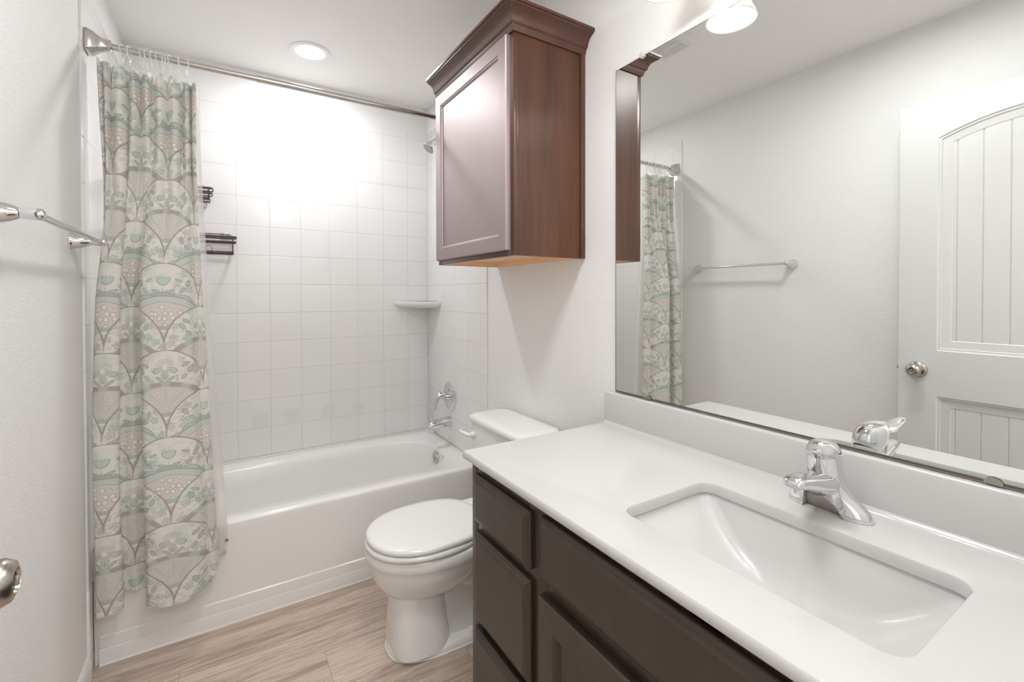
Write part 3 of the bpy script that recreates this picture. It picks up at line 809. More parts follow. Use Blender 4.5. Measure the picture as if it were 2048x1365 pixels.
MIDP = [(-.11, .026, -.762), (-.085, .0275, -.782), (-.055, .032, -.800), (-.025, .037, -.809), (0, .056, -.816), (.025, .080, -.812), (.040, .0925, -.800), (.055, .090, -.780), (.075, .084, -.762),
        (.097, .096, -.750), (.125, .117, -.757), (.143, .134, -.748), (.158, .146, -.765), (.170, .1465, -.795), (.185, .157, -.815), (.215, .182, -.823), (.25, .2135, -.825), (.285, .247, -.822),
        (.315, .277, -.814), (.330, .2895, -.801), (.342, .298, -.787), (.360, .305, -.790), (.385, .318, -.786), (.405, .3265, -.772), (.420, .322, -.757), (.445, .305, -.752)]
TOPX = [(-.11, .036), (-.06, .050), (0, .066), (.04, .100), (.08, .128), (.125, .152), (.17, .176), (.21, .206), (.25, .232), (.29, .262), (.33, .283), (.37, .297), (.41, .307), (.445, .300)]
Lt = [(0.2, .0136), (.77, .0117), (1.275, .0243), (1.53, .046), (1.786, .058), (2.0, .056), (2.09, .040)]
Rt = [(.24, .369), (.36, .366), (.7, .352), (1.27, .3256), (2.0, .309), (2.09, .306)]
def curtain():
    prof = crs([(u, x, -.75+(y+.75)*1.2) for u, x, y in MIDP], 8)
    nz = 150; rows = []; uvs = []
    for i in range(nz+1):
        t = i/nz; row = []; uvr = []
        for (u, x, y) in prof:
            # bottom and top edge of the cloth at this u
            zb = 0.205+0.012*math.sin(u*14+1.0)+0.035*sm((y+0.80)/0.05)+0.035*sm((u-0.33)/0.06)
            zt = 2.098-0.012*abs(math.sin((u+0.11)*PI/0.047))-0.012*sm(u/0.45)+0.010*sm((0.0-u)/0.1)
            z = lerp(zb, zt, t)
            L = interp(Lt, z); R = interp(Rt, z)
            xm = L+(x-.026)*(R-L)/(.3265-.026)
            k = sm((z-1.35)/0.65)
            xt = interp(TOPX, u); yt = RY+0.0+0.021*math.sin(2*PI*(u+0.02)/0.062)+0.004*math.sin(u*60)
            # gentle swing between
            xx = lerp(xm, xt, k*0.85)+0.004*k*math.cos(2*PI*(u+0.02)/0.062)
            off = lerp(0.0, 0.012, sm((z-0.4)/1.6))
            yy = lerp(y-0.004+off, yt, k)
            yy += 0.0025*math.sin(z*9+u*25)*(1-k)+0.0012*math.sin(z*31+u*70)
            xx += 0.0018*math.sin(z*6+u*18)
            row.append((xx, yy, z)); uvr.append((u, z-1.097))
        rows.append(row); uvs.append(uvr)
    n = len(prof); verts = [p for r in rows for p in r]
    faces = [(i*n+j, i*n+j+1, (i+1)*n+j+1, (i+1)*n+j) for i in range(nz) for j in range(n-1)]
    org = Vector((0.2, RY, 0.2))
    me = bpy.data.meshes.new('shower_curtain'); me.from_pydata([tuple(Vector(v)-org) for v in verts], [], faces)
    uvl = me.uv_layers.new(name='UVMap'); flat = [q for r in uvs for q in r]
    for lp in me.loops: uvl.data[lp.index].uv = flat[lp.vertex_index]
    me.polygons.foreach_set('use_smooth', [True]*len(me.polygons)); me.materials.append(M_CURT)
    o = bpy.data.objects.new('shower_curtain', me); COL.objects.link(o); o.location = org
    tag(o, 'gathered fabric shower curtain with teal and grey floral scallop print', 'shower curtain')
    # liner: pale frosted film gathered behind the fabric
    us = [k/60 for k in range(61)]; rows = []
    nz = 70
    for i in range(nz+1):
        z = lerp(0.262, 2.070, i/nz); row = []
        R = interp([(0.26, .392), (0.39, .400), (.605, .386), (.894, .368), (1.27, .348), (1.64, .329), (2.01, .318), (2.08, 0.312)], z)
        for u in us:
            k = sm((z-1.2)/0.8)
            x = lerp(0.045+0.02*sm((z-1)/1), R, u)
            am = lerp(0.004, 0.008, k)
            yb = lerp(-0.7435, -0.708, sm((z-0.43)/0.12)); yb = lerp(yb, RY+0.043, k)
            if u > 0.8: yb -= 0.022*sm((u-0.8)/0.15)*(1-k)*0.6
            y = yb-am+am*math.sin(u*38+z*0.6)*0.9+0.0015*math.sin(u*90+z*7)
            row.append((x+0.003*math.sin(u*40+1), min(y, -0.7425) if z < 0.47 else y, z+(0.03*u*u if i == 0 else 0)))
        rows.append(row)
    n = len(us); verts = [p for r in rows for p in r]
    faces = [(i*n+j, i*n+j+1, (i+1)*n+j+1, (i+1)*n+j) for i in range(nz) for j in range(n-1)]
    org = Vector((0.2, RY, 0.26))
    me = bpy.data.meshes.new('liner_sheet'); me.from_pydata([tuple(Vector(v)-org) for v in verts], [], faces)
    me.polygons.foreach_set('use_smooth', [True]*len(me.polygons)); me.materials.append(M_LINER)
    root = thing('shower_liner', 'pale frosted plastic liner showing beside the printed curtain', 'shower liner', org)
    o = bpy.data.objects.new('liner_sheet', me); COL.objects.link(o); o.parent = root; o['_o'] = tuple(org)
    m = MB(); m.lathe([(0.0065, -0.0015), (0.0068, 0.0), (0.006, 0.0015)], (0.395, -0.7725, 0.347), 'y', 18); m.build('magnet', M_MAG, root)
curtain()

# ---------------------------------------------------------------- towel bar on the left wall
def towel_bar():
    root = thing('towel_bar', 'chrome towel bar with flared posts on the left wall', 'towel bar', (DL, -1.23, 1.457))
    z = 1.457; xb = 0.066
    for yy in (-0.932, -1.525):
        m = MB(); m.lathe([(0.0265, 0.0), (0.0268, 0.003), (0.0245, 0.006), (0.0235, 0.009), (0.0215, 0.022), (0.0165, 0.036), (0.0125, 0.044), (0.0105, 0.050), (0.0115, 0.054), (0.0125, 0.060), (0.0125, 0.072), (0.0118, 0.080), (0.0085, 0.086), (0.0, 0.088)], (DL, yy, z), 'x', 32)
        m.build('post', M_CHROME, root, smooth=55)
    m = MB(); m.tube([(xb, -0.932, z), (xb, -1.525, z)], 0.0078, 20); m.build('bar', M_CHROME, root, smooth=60)
towel_bar()

# ================================================================ TOILET
def toilet():
    root = thing('toilet', 'white two piece toilet with closed oval lid between tub and vanity', 'toilet', (1.15, -1.215, 0))
    yc = -1.215; N = 48
    def egg(xf, xb, hw, z, wmax=0.55, e=2.0, sq=1.0):
        """xf front (small x), xb back; widest at wmax of the length"""
        out = []; xm = lerp(xf, xb, wmax)
        for k in range(N):
            a = 2*PI*k/N; c, s = math.cos(a), math.sin(a)
            cc = math.copysign(abs(c)**(2/e), c); ss = math.copysign(abs(s)**(2/e), s)
            ax = (xm-xf) if cc > 0 else (xb-xm)
            out.append((xm-cc*ax, yc+ss*hw, z))
        return out
    # bowl with pedestal front
    m = MB()
    m.loft([egg(0.885, 1.47, 0.122, 0.0, 0.5, 2.8), egg(0.883, 1.47, 0.122, 0.016, 0.5, 2.8), egg(0.886, 1.46, 0.118, 0.022, 0.5, 2.8), egg(0.893, 1.44, 0.104, 0.034, 0.5, 2.6)], True, True, True)
    m.loft([egg(0.887, 1.10, 0.119, 0.018, 0.5, 3.2), egg(0.889, 1.10, 0.115, 0.05, 0.5, 3.2), egg(0.892, 1.09, 0.107, 0.11, 0.5, 3.1), egg(0.896, 1.085, 0.100, 0.17, 0.5, 3.0), egg(0.898, 1.085, 0.096, 0.225, 0.5, 2.9), egg(0.90, 1.085, 0.09, 0.27, 0.5, 2.9)], True, True, True)
    m.loft([egg(0.97, 1.12, 0.035, 0.186, 0.5), egg(0.935, 1.14, 0.062, 0.190, 0.5), egg(0.900, 1.17, 0.090, 0.202, 0.52), egg(0.874, 1.20, 0.117, 0.222, 0.54, 2.1), egg(0.851, 1.225, 0.140, 0.248, 0.55, 2.1), egg(0.833, 1.25, 0.159, 0.280, 0.55, 2.1), egg(0.821, 1.27, 0.1725, 0.318, 0.55, 2.08),
            egg(0.8175, 1.275, 0.1755, 0.338, 0.55, 2.08), egg(0.8165, 1.28, 0.179, 0.3425, 0.55, 2.08), egg(0.811, 1.285, 0.183, 0.352, 0.55, 2.08), egg(0.810, 1.285, 0.183, 0.378, 0.55, 2.08), egg(0.816, 1.28, 0.178, 0.384, 0.55, 2.08), egg(0.83, 1.27, 0.15, 0.385, 0.55, 2.1)], True, True, True)
    m.build('bowl', M_PORC, root, smooth=50)
    # rear pedestal and trapway
    m = MB()
    m.loft([egg(1.02, 1.44, 0.090, 0.02, 0.5, 3.0), egg(1.03, 1.43, 0.080, 0.12, 0.5, 3.0), egg(1.03, 1.42, 0.080, 0.24, 0.5, 3.0), egg(1.02, 1.44, 0.105, 0.33, 0.5, 3.0), egg(1.05, 1.50, 0.150, 0.372, 0.5, 3.6), egg(1.10, 1.505, 0.165, 0.385, 0.5, 4.5), egg(1.10, 1.505, 0.165, 0.398, 0.5, 4.5)], True, True, True)
    for s in (-1, 1):
        P = crs([(1.06, yc+s*0.050, 0.30), (1.13, yc+s*0.062, 0.255), (1.22, yc+s*0.062, 0.215), (1.30, yc+s*0.060, 0.235), (1.36, yc+s*0.055, 0.20), (1.39, yc+s*0.052, 0.12), (1.39, yc+s*0.05, 0.03)], 6)
        m.tube(P, 0.045, 16)
    m.build('trapway', M_PORC, root, smooth=50)
    # wax-coloured caulk bead round the foot
    m = MB(); m.tube([(x+(0.0 if True else 0), y, 0.003) for x, y, z in egg(0.882, 1.472, 0.1235, 0, 0.5, 2.8)], 0.004, 8, closed=True); m.build('floor_caulk', M_CAULK, root, smooth=60)
    for s in (-1, 1):
        m = MB(); m.lathe([(0.013, 0), (0.013, 0.006), (0.009, 0.014), (0, 0.016)], (1.17, yc+s*0.100, 0.030), 'z', 18); m.build('bolt_cap', M_PLAST, root, smooth=60)
    # seat
    m = MB(); e = dict(wmax=0.52, e=2.1)
    def seg(xf, hw, z): return egg(xf, 1.255, hw, z, 0.52, 2.15)
    m.loft([seg(0.816, 0.177, 0.388), seg(0.810, 0.184, 0.391), seg(0.808, 0.1865, 0.398), seg(0.810, 0.185, 0.405), seg(0.816, 0.179, 0.409)], True, True, True)
    m.build('seat', M_PLAST, root, smooth=50)
    # lid: flat back edge
    def lidring(xf, hw, z, xb=1.250):
        out = []
        for k in range(N):
            a = 2*PI*k/N; c, s = math.cos(a), math.sin(a); xm = 1.02
            if c > 0: out.append((xm-(abs(c)**(2/2.15))*(xm-xf), yc+math.copysign(abs(s)**(2/2.15), s)*hw, z))
            else:
                cc = abs(c)**(2/3.2); ss = math.copysign(abs(s)**(2/2.3), s)
                out.append((xm+cc*(xb-xm), yc+ss*hw, z))
        return out
    m = MB(); m.loft([lidring(0.820, 0.176, 0.4125, 1.245), lidring(0.815, 0.181, 0.4145), lidring(0.813, 0.183, 0.421), lidring(0.815, 0.181, 0.428), lidring(0.824, 0.173, 0.4325, 1.244), lidring(0.84, 0.148, 0.4345, 1.22), lidring(0.93, 0.07, 0.436, 1.13)], True, True, True)
    m.build('lid', M_PLAST, root, smooth=50)
    for s in (-1, 1):
        m = MB(); m.box(1.245, 1.285, yc+s*0.075-0.018, yc+s*0.075+0.018, 0.398, 0.428, 0.008, 3); m.build('hinge', M_PLAST, root, smooth=50)
    # tank
    m = MB(); ty = yc+0.003
    def tk(x0, x1, hw, r, z): return rrect((x0+x1)/2, ty, (x1-x0)/2, hw, r, z, 6)
    m.loft([tk(1.335, 1.50, 0.175, 0.03, 0.398), tk(1.325, 1.505, 0.190, 0.035, 0.41), tk(1.318, 1.508, 0.198, 0.035, 0.45), tk(1.322, 1.512, 0.213, 0.035, 0.728)], True, True, True)
    m.build('tank', M_PORC, root, smooth=50)
    m = MB()
    m.loft([tk(1.320, 1.514, 0.216, 0.035, 0.727), tk(1.311, 1.516, 0.225, 0.045, 0.731), tk(1.308, 1.517, 0.228, 0.05, 0.743), tk(1.311, 1.516, 0.225, 0.05, 0.755), tk(1.324, 1.513, 0.212, 0.05, 0.761), tk(1.35, 1.49, 0.18, 0.04, 0.7625)], True, True, True)
    m.build('tank_lid', M_PORC, root, smooth=60)
    # white flush lever at the left of the tank front
    m = MB(); hy = yc+0.172
    m.lathe([(0.016, 0.0), (0.016, 0.005), (0.011, 0.011), (0.010, 0.016)], (1.3205, hy, 0.672), '-x', 20)
    P = crs([(1.307, hy, 0.672), (1.297, hy+0.010, 0.673), (1.285, hy+0.028, 0.680), (1.272, hy+0.045, 0.688)], 5)
    m.tube(P, [interp([(0, 0.010), (0.5, 0.009), (1, 0.004)], i/(len(P)-1)) for i in range(len(P))], 12)
    m.build('flush_lever', M_PLAST, root, smooth=60)
toilet()

# ================================================================ WALL CABINET over the toilet
def wall_cabinet():
    yn, yf = -1.538, -0.9015; xf = 1.2194; z0, z1 = 1.4235, 2.190
    root = thing('wall_cabinet', 'dark espresso wall cabinet with crown moulding above the toilet', 'cabinet', (DR, -1.22, z0))
    m = MB()
    m.box(xf+0.019, DR-0.001, yn, yn+0.014, z0, z1)
    m.build('side_panel', M_ESPS, root, smooth=None)
    m = MB(); m.box(xf+0.019, DR-0.001, yf-0.014, yf, z0, z1); m.build('side_panel', M_ESPS, root, smooth=None)
    m = MB(); m.box(xf+0.019, DR-0.001, yn+0.014, yf-0.014, z0+0.022, z0+0.032); m.box(xf+0.019, xf+0.030, yn+0.014, yf-0.014, z0+0.001, z0+0.022)
    m.box(DR-0.020, DR-0.001, yn+0.014, yf-0.014, z0+0.001, z0+0.022); m.box(xf+0.019, DR-0.001, yn+0.014, yn+0.0145, z0+0.001, z0+0.022); m.box(xf+0.019, DR-0.001, yf-0.016, yf-0.014, z0+0.001, z0+0.022)
    m.build('bottom_panel', M_RAWWOOD, root, smooth=None)
    # face frame: four members
    m = MB(); s = 0.038
    m.box(xf, xf+0.019, yn, yn+s, z0, z1, 0.0008); m.box(xf, xf+0.019, yf-s, yf, z0, z1, 0.0008)
    m.box(xf, xf+0.019, yn+s, yf-s, z0, z0+s, 0.0008); m.box(xf, xf+0.019, yn+s, yf-s, z1-s, z1, 0.0008)
    m.build('face_frame', M_CROWN, root)
    m = MB(); m.box(xf+0.0005, xf+0.0185, yn+0.02, yf-0.02, z0+0.02, z1-0.02); m.build('inner_shadow_board', M_ESP, root)
    # door
    m = MB(); dx = xf-0.0205
    m.panel(-1.519, -0.9190, 1.4415, 2.167, dx, [(0.0, 0.0035), (0.0035, 0.0), (0.050, 0.0), (0.052, 0.003), (0.056, 0.0045), (0.058, 0.009), (0.0605, 0.0105), (0.075, 0.0105)], -1, xf-0.0005)
    m.build('cabinet_door', M_ESP, root, smooth=25)
    # scribe strip against the wall
    m = MB(); m.box(DR-0.021, DR-0.0005, yn-0.006, yn, z0, z1+0.002, 0.002); m.build('scribe_strip', M_CROWN, root)
    # crown
    prof = [(0.0, -0.006), (0.006, -0.006), (0.008, 0.0), (0.010, 0.004), (0.012, 0.013), (0.016, 0.015), (0.019, 0.019), (0.021, 0.028), (0.028, 0.041), (0.038, 0.050), (0.048, 0.054), (0.0515, 0.056), (0.0525, 0.060), (0.057, 0.061), (0.0575, 0.070), (0.054, 0.074), (0.0, 0.074)]
    m = MB(); zc = 2.178
    A = [(xf-d, yf+0.004, zc+h) for d, h in prof]; B = [(xf-d, yn-d, zc+h) for d, h in prof]; Cc = [(DR-0.001, yn-d, zc+h) for d, h in prof]
    m.loft([A, B, Cc], True, True, True)
    m.build('crown_moulding', M_CROWN, root, smooth=28)
    m = MB(); m.box(xf-0.02, DR-0.001, yn-0.02, yf, zc+0.064, zc+0.072); m.build('top_board', M_ESP, root)
wall_cabinet()

# ================================================================ VANITY
VY0, VY1 = -2.884, -1.685; VX = 0.985; CT = 0.848; CB = 0.828
def vanity():
    root = thing('vanity_cabinet', 'dark brown bathroom vanity with drawers and doors under the white counter', 'vanity', (1.25, -2.28, 0))
    m = MB()
    m.box(VX+0.019, DR-0.001, VY1-0.014, VY1, 0.0, CB-0.001); m.build('side_panel', M_VAN, root, smooth=None)
    m = MB(); m.box(VX+0.019, DR-0.001, VY0, VY0+0.014, 0.0, CB-0.001); m.build('side_panel', M_VAN, root, smooth=None)
    m = MB(); m.box(VX+0.075, VX+0.085, VY0+0.014, VY1-0.014, 0.0, 0.105); m.build('toe_kick', M_VAN, root, smooth=None)
    m = MB(); m.box(VX+0.019, DR-0.004, VY0+0.014, VY1-0.014, 0.105, 0.118); m.build('bottom_panel', M_VAN, root, smooth=None)
    # frame
    m = MB(); st = 0.038
    def v(y0, y1, z0, z1): m.box(VX, VX+0.019, y0, y1, z0, z1, 0.0008)
    stiles = [(VY1-st, VY1), (-2.045, -1.975), (-2.46, -2.40), (VY0, VY0+st)]
    for a, b in stiles: v(a, b, 0.105, CB-0.001)
    v(-1.975, VY1-st, 0.79, CB-0.001); v(VY0+st, -2.045, 0.79, CB-0.001)
    v(-1.975, VY1-st, 0.635, 0.672); v(VY0+st, -2.045, 0.62, 0.672); v(-1.975, VY1-st, 0.375, 0.405); v(VY0+st, VY1-st, 0.105, 0.14)
    m.build('face_frame', M_VAN, root)
    m = MB(); m.box(VX+0.004, VX+0.018, VY0+0.03, VY1-0.03, 0.12, 0.80); m.build('inner_shadow_board', M_VAN, root)
    fx = VX-0.0205
    lip = [(0.0, 0.011), (0.0018, 0.0085), (0.0085, 0.0050), (0.0095, 0.0036), (0.0165, 0.0010), (0.018, 0.0), (0.040, 0.0)]
    def front(name, y0, y1, z0, z1, prof):
        m = MB(); m.panel(y0, y1, z0, z1, fx, prof, -1, VX-0.0005); return m.build(name, M_VAN, root, smooth=25)
    front('drawer_front', -1.990, -1.7215, 0.666, 0.7975, lip)
    front('drawer_front', -1.990, -1.7215, 0.400, 0.6395, lip)
    front('drawer_front', -1.990, -1.7215, 0.130, 0.3735, lip)
    front('false_drawer_front', -2.846, -2.0305, 0.669, 0.8065, lip)
    dp = [(0.0, 0.004), (0.003, 0.001), (0.005, 0.0), (0.055, 0.0), (0.057, 0.003), (0.061, 0.0045), (0.063, 0.009), (0.066, 0.0105), (0.08, 0.0105)]
    front('cabinet_door', -2.423, -2.0305, 0.130, 0.6335, dp)
    front('cabinet_door', -2.846, -2.437, 0.130, 0.6335, dp)
vanity()

def countertop():
    root = thing('countertop', 'white cultured marble vanity counter with moulded rectangular basin and backsplash', 'countertop', (1.25, -2.28, CB))
    x0, x1 = 0.9603, 1.526; y0, y1 = YE+0.001, -1.6697
    sx, sy = 1.218, -2.4005; hx, hy = 0.139, 0.2325
    N = 8
    m = MB()
    cxm, cym = (x0+x1)/2, (y0+y1)/2; HX, HY = (x1-x0)/2, (y1-y0)/2
    rings = [rrect(cxm, cym, HX-0.002, HY-0.002, 0.003, CB, N), rrect(cxm, cym, HX, HY, 0.004, CB+0.003, N), rrect(cxm, cym, HX, HY, 0.004, CT-0.004, N), rrect(cxm, cym, HX-0.003, HY-0.003, 0.004, CT, N),
             rrect(sx, sy, hx+0.006, hy+0.006, 0.034, CT, N), rrect(sx, sy, hx+0.002, hy+0.002, 0.032, CT-0.001, N), rrect(sx, sy, hx, hy, 0.030, CT-0.004, N), rrect(sx, sy, hx, hy, 0.030, CB-0.004, N)]
    m.loft(rings, True, False, False)
    m.loft([rings[0], rrect(sx, sy, hx+0.004, hy+0.004, 0.03, CB, N), rings[-1]], True, False, False)
    m.build('slab', M_MARBLE, root, smooth=40)
    # basin: steep front and back, long sloping ends
    m = MB()
    def b(ix, iy, r, z): return rrect(sx, sy, hx+0.006-ix, hy+0.006-iy, r, z, N)
    rr = [b(0, 0, 0.034, CB-0.003), b(0.002, 0.003, 0.034, CB-0.010), b(0.006, 0.010, 0.036, CB-0.022), b(0.013, 0.034, 0.040, CB-0.048), b(0.021, 0.066, 0.045, CB-0.078),
          b(0.031, 0.096, 0.050, CB-0.102), b(0.046, 0.125, 0.052, CB-0.118), b(0.068, 0.155, 0.045, CB-0.1265), b(0.095, 0.190, 0.03, CB-0.130), b(0.125, 0.222, 0.0165, CB-0.132)]
    m.loft(rr, True, False, False)
    oo = [b(-0.012, -0.012, 0.04, CB-0.003), b(-0.010, -0.006, 0.04, CB-0.05), b(0.02, 0.07, 0.05, CB-0.11), b(0.06, 0.14, 0.045, CB-0.145), b(0.125, 0.222, 0.0165, CB-0.150)]
    m.loft([rr[0]]+oo, True, False, True)
    m.build('basin', M_BASIN, root, smooth=60)
    m = MB(); m.lathe([(0.024, 0.0), (0.024, 0.002), (0.018, 0.003), (0.016, 0.001), (0.0, 0.004)], (sx, sy, CB-0.1325), 'z', 28); m.build('drain', M_CHROME, root, smooth=50)
    m = MB()
    bx = 1.505
    sec = [(bx, CT-0.002), (bx, 0.948), (bx+0.002, 0.953), (bx+0.006, 0.955), (1.5295, 0.955), (1.5295, CT-0.002)]
    m.loft([[(a, yy, c) for a, c in sec] for yy in (y0, -1.6720, )], True, True, True)
    cv = [(bx+0.001, CT-0.001), (bx-0.010, CT-0.0005), (bx-0.0035, CT+0.0035), (bx+0.0005, CT+0.010), (bx+0.001, CT+0.010)]
    m.loft([[(a, yy, c) for a, c in cv] for yy in (y0, -1.6720)], True, True, True)
    m.build('backsplash', M_MARBLE, root, smooth=40)
countertop()

def faucet():
    fx0, fy0 = 1.440, -2.395
    root = thing('faucet', 'chrome single lever faucet on the counter behind the basin', 'faucet', (fx0, fy0, CT))
    N = 36
    def ell(cx, rx, ry, z, e=2.0, k=0.0):
        out = []
        for q in range(N):
            a = 2*PI*q/N; c, s = math.cos(a), math.sin(a)
            dx = math.copysign(abs(c)**(2/e), c)*rx
            out.append((cx+dx, fy0+math.copysign(abs(s)**(2/e), s)*ry, CT+z+dx*k))
        return out
    K = 0.42
    m = MB()
    m.loft([ell(1.440, 0.0285, 0.0765, 0.0003, 2.4), ell(1.440, 0.029, 0.0770, 0.003, 2.4), ell(1.440, 0.028, 0.0755, 0.010, 2.4), ell(1.440, 0.0265, 0.0695, 0.019, 2.3), ell(1.439, 0.0265, 0.058, 0.029, 2.2), ell(1.437, 0.027, 0.0455, 0.040, 2.1),
            ell(1.434, 0.028, 0.037, 0.053), ell(1.430, 0.0295, 0.0325, 0.066, 2, 0.1), ell(1.426, 0.031, 0.0305, 0.079, 2, 0.25), ell(1.423, 0.0315, 0.0298, 0.0905, 2, K), ell(1.423, 0.0295, 0.028, 0.0915, 2, K)], True, True, True)
    body = m.build('body', [M_CHROME, M_CAST], root, smooth=45)
    # hollow under the spout, cut out of the casting
    m = MB(); pts = [(-2.432, CT-0.01)]
    for k in range(13):
        t = k/12; pts.append((lerp(-2.430, -2.358, t), CT+0.004+0.030*math.sin(PI/2*min(1, t*1.35))**0.8))
    pts.append((-2.356, CT-0.01))
    m.loft([[(xx, a-sh, b) for a, b in pts] for xx, sh in ((1.36, 0.0), (1.431, 0.0))], True, True, True)
    cut = m.build('cutter', [M_CHROME, M_CAST], root)
    for pl in cut.data.polygons: pl.material_index = 1
    md = body.modifiers.new('cavity', 'BOOLEAN'); md.operation = 'DIFFERENCE'; md.object = cut; md.solver = 'EXACT'
    dg = bpy.context.evaluated_depsgraph_get(); me = bpy.data.meshes.new_from_object(body.evaluated_get(dg))
    body.modifiers.clear(); body.data = me; bpy.data.objects.remove(cut)
    m = MB(); rings = []
    for x, z, ry, rz in ((1.434, 0.0610, 0.0310, 0.0220), (1.402, 0.0640, 0.0290, 0.0215), (1.372, 0.0690, 0.0262, 0.0200), (1.342, 0.0780, 0.0235, 0.0155), (1.316, 0.0840, 0.0215, 0.0125), (1.300, 0.0855, 0.0190, 0.0110), (1.293, 0.0855, 0.0140, 0.0075), (1.291, 0.0850, 0.0060, 0.0030)):
        ring = []
        for k in range(N):
            a = 2*PI*k/N; c, s = math.cos(a), math.sin(a)
            ring.append((x+0.25*rz*s, fy0+math.copysign(abs(c)**0.72, c)*ry, CT+z+math.copysign(abs(s)**0.72, s)*rz))
        rings.append(ring)
    m.loft(rings, True, True, True)
    sp = m.build('spout', M_CHROME, root, smooth=45)
    m = MB(); m.lathe([(0.0105, 0.0585), (0.0118, 0.060), (0.0118, 0.078)], (1.313, fy0, CT), 'z', 24); m.build('aerator', M_CHROME, sp, smooth=50)
    m = MB(); m.loft([ell(1.423, 0.0285, 0.027, 0.090, 2, K), ell(1.4225, 0.0285, 0.027, 0.0945, 2, K)], True, True, True); m.build('seal_ring', M_BLACK, root)
    m = MB()
    m.loft([ell(1.4225, 0.0300, 0.0285, 0.0930, 2, K), ell(1.4220, 0.0325, 0.0305, 0.0938, 2, K), ell(1.4190, 0.0338, 0.0312, 0.103, 2, K*0.9), ell(1.4150, 0.0350, 0.0314, 0.114, 2, K*0.72), ell(1.4100, 0.0362, 0.0305, 0.125, 2, K*0.5), ell(1.4050, 0.0362, 0.0282, 0.1345, 2, K*0.3),
            ell(1.4000, 0.0335, 0.0240, 0.1425, 2, 0.1), ell(1.3960, 0.0275, 0.0180, 0.1485, 2, 0.0), ell(1.3920, 0.0180, 0.0110, 0.1520), ell(1.3900, 0.0070, 0.0045, 0.1532)], True, True, True)
    rings = []
    for x, z, ry, rz in ((1.4000, 0.1330, 0.0262, 0.0170), (1.3780, 0.1330, 0.0258, 0.0160), (1.3590, 0.1360, 0.0225, 0.0115), (1.3440, 0.1395, 0.0180, 0.0075), (1.3300, 0.1435, 0.0140, 0.0050), (1.3180, 0.1480, 0.0115, 0.0038), (1.3090, 0.1510, 0.0085, 0.0028), (1.3055, 0.1520, 0.0035, 0.0013)):
        rings.append([(x, fy0+ry*math.cos(2*PI*k/N), CT+z+rz*math.sin(2*PI*k/N)) for k in range(N)])
    m.loft(rings, True, True, True)
    piv = Vector((1.4225, fy0, 0)); RT = Matrix.Translation(piv) @ Matrix.Rotation(math.radians(14), 4, 'Z') @ Matrix.Translation(-piv)
    bmesh.ops.transform(m.bm, matrix=RT, verts=m.bm.verts)
    hd = m.build('lever_handle', M_CHROME, root, smooth=60)
    T = RT @ Matrix.Translation((1.3868, fy0, CT+0.098)) @ Matrix.Rotation(math.radians(8), 4, 'Y')
    for s_, mt in ((1, M_RED), (-1, M_BLUE)):
        m = MB(); m.lathe([(0.0020, 0), (0.0020, 0.0022), (0, 0.0027)], (0, s_*0.0019, 0), '-x', 12, T=T); m.build('temperature_dot', mt, hd)
faucet()

# ---------------------------------------------------------------- mirror
def mirror():
    y0, y1, z0, z1 = YE+0.01, -1.706, 0.9625, 2.0467
    root = thing('wall_mirror', 'large frameless mirror above the vanity backsplash', 'mirror', (1.527, -2.29, z0))
    m = MB(); m.box(W, DR-0.0003, y0, y1, z0+0.0005, z1); m.build('mirror_glass', M_MIRROR, root, smooth=None)
    m = MB(); m.box(W-0.0012, DR-0.0005, y0, y1, z0-0.0030, z0-0.0002); m.box(W-0.0016, W-0.0008, y0, y1, z0-0.0030, z0+0.0008); m.build('bottom_channel', M_EDGE, root, smooth=None)
    m = MB(); m.box(W-0.0005, DR-0.0005, y1+0.0001, y1+0.0016, z0, z1); m.box(W-0.0005, DR-0.0005, y0, y1+0.0016, z1+0.0001, z1+0.0014); m.build('polished_edge', M_EDGE, root, smooth=None)
    for yy in (-2.6165, -1.8487):
        m = MB(); pts = [(a, b) for a, b in ((-0.012, -0.004), (0.012, -0.004), (0.012, 0.001), (0.008, 0.006), (0.0, 0.0085), (-0.008, 0.006), (-0.012, 0.001))]
        m.loft([[(xx, yy+a, z0+b) for a, b in pts] for xx in (W-0.0045, W-0.0022)], True, True, True); m.build('clip', M_NICKEL, root)
    for yy in (-1.822,):
        m = MB()
        m.lathe([(0.009, 0), (0.0095, 0.002), (0.007, 0.005), (0.004, 0.006), (0, 0.0065)], (W-0.0005, yy, z1+0.004), '-x', 16)
        for k in range(8):
            a = 2*PI*k/8; m.lathe([(0.003, 0), (0.003, 0.004), (0, 0.006)], (W-0.0005, yy+0.008*math.cos(a), z1+0.004+0.008*math.sin(a)), '-x', 8)
        m.build('rosette_clip', M_CLEAR, root, smooth=60)
mirror()

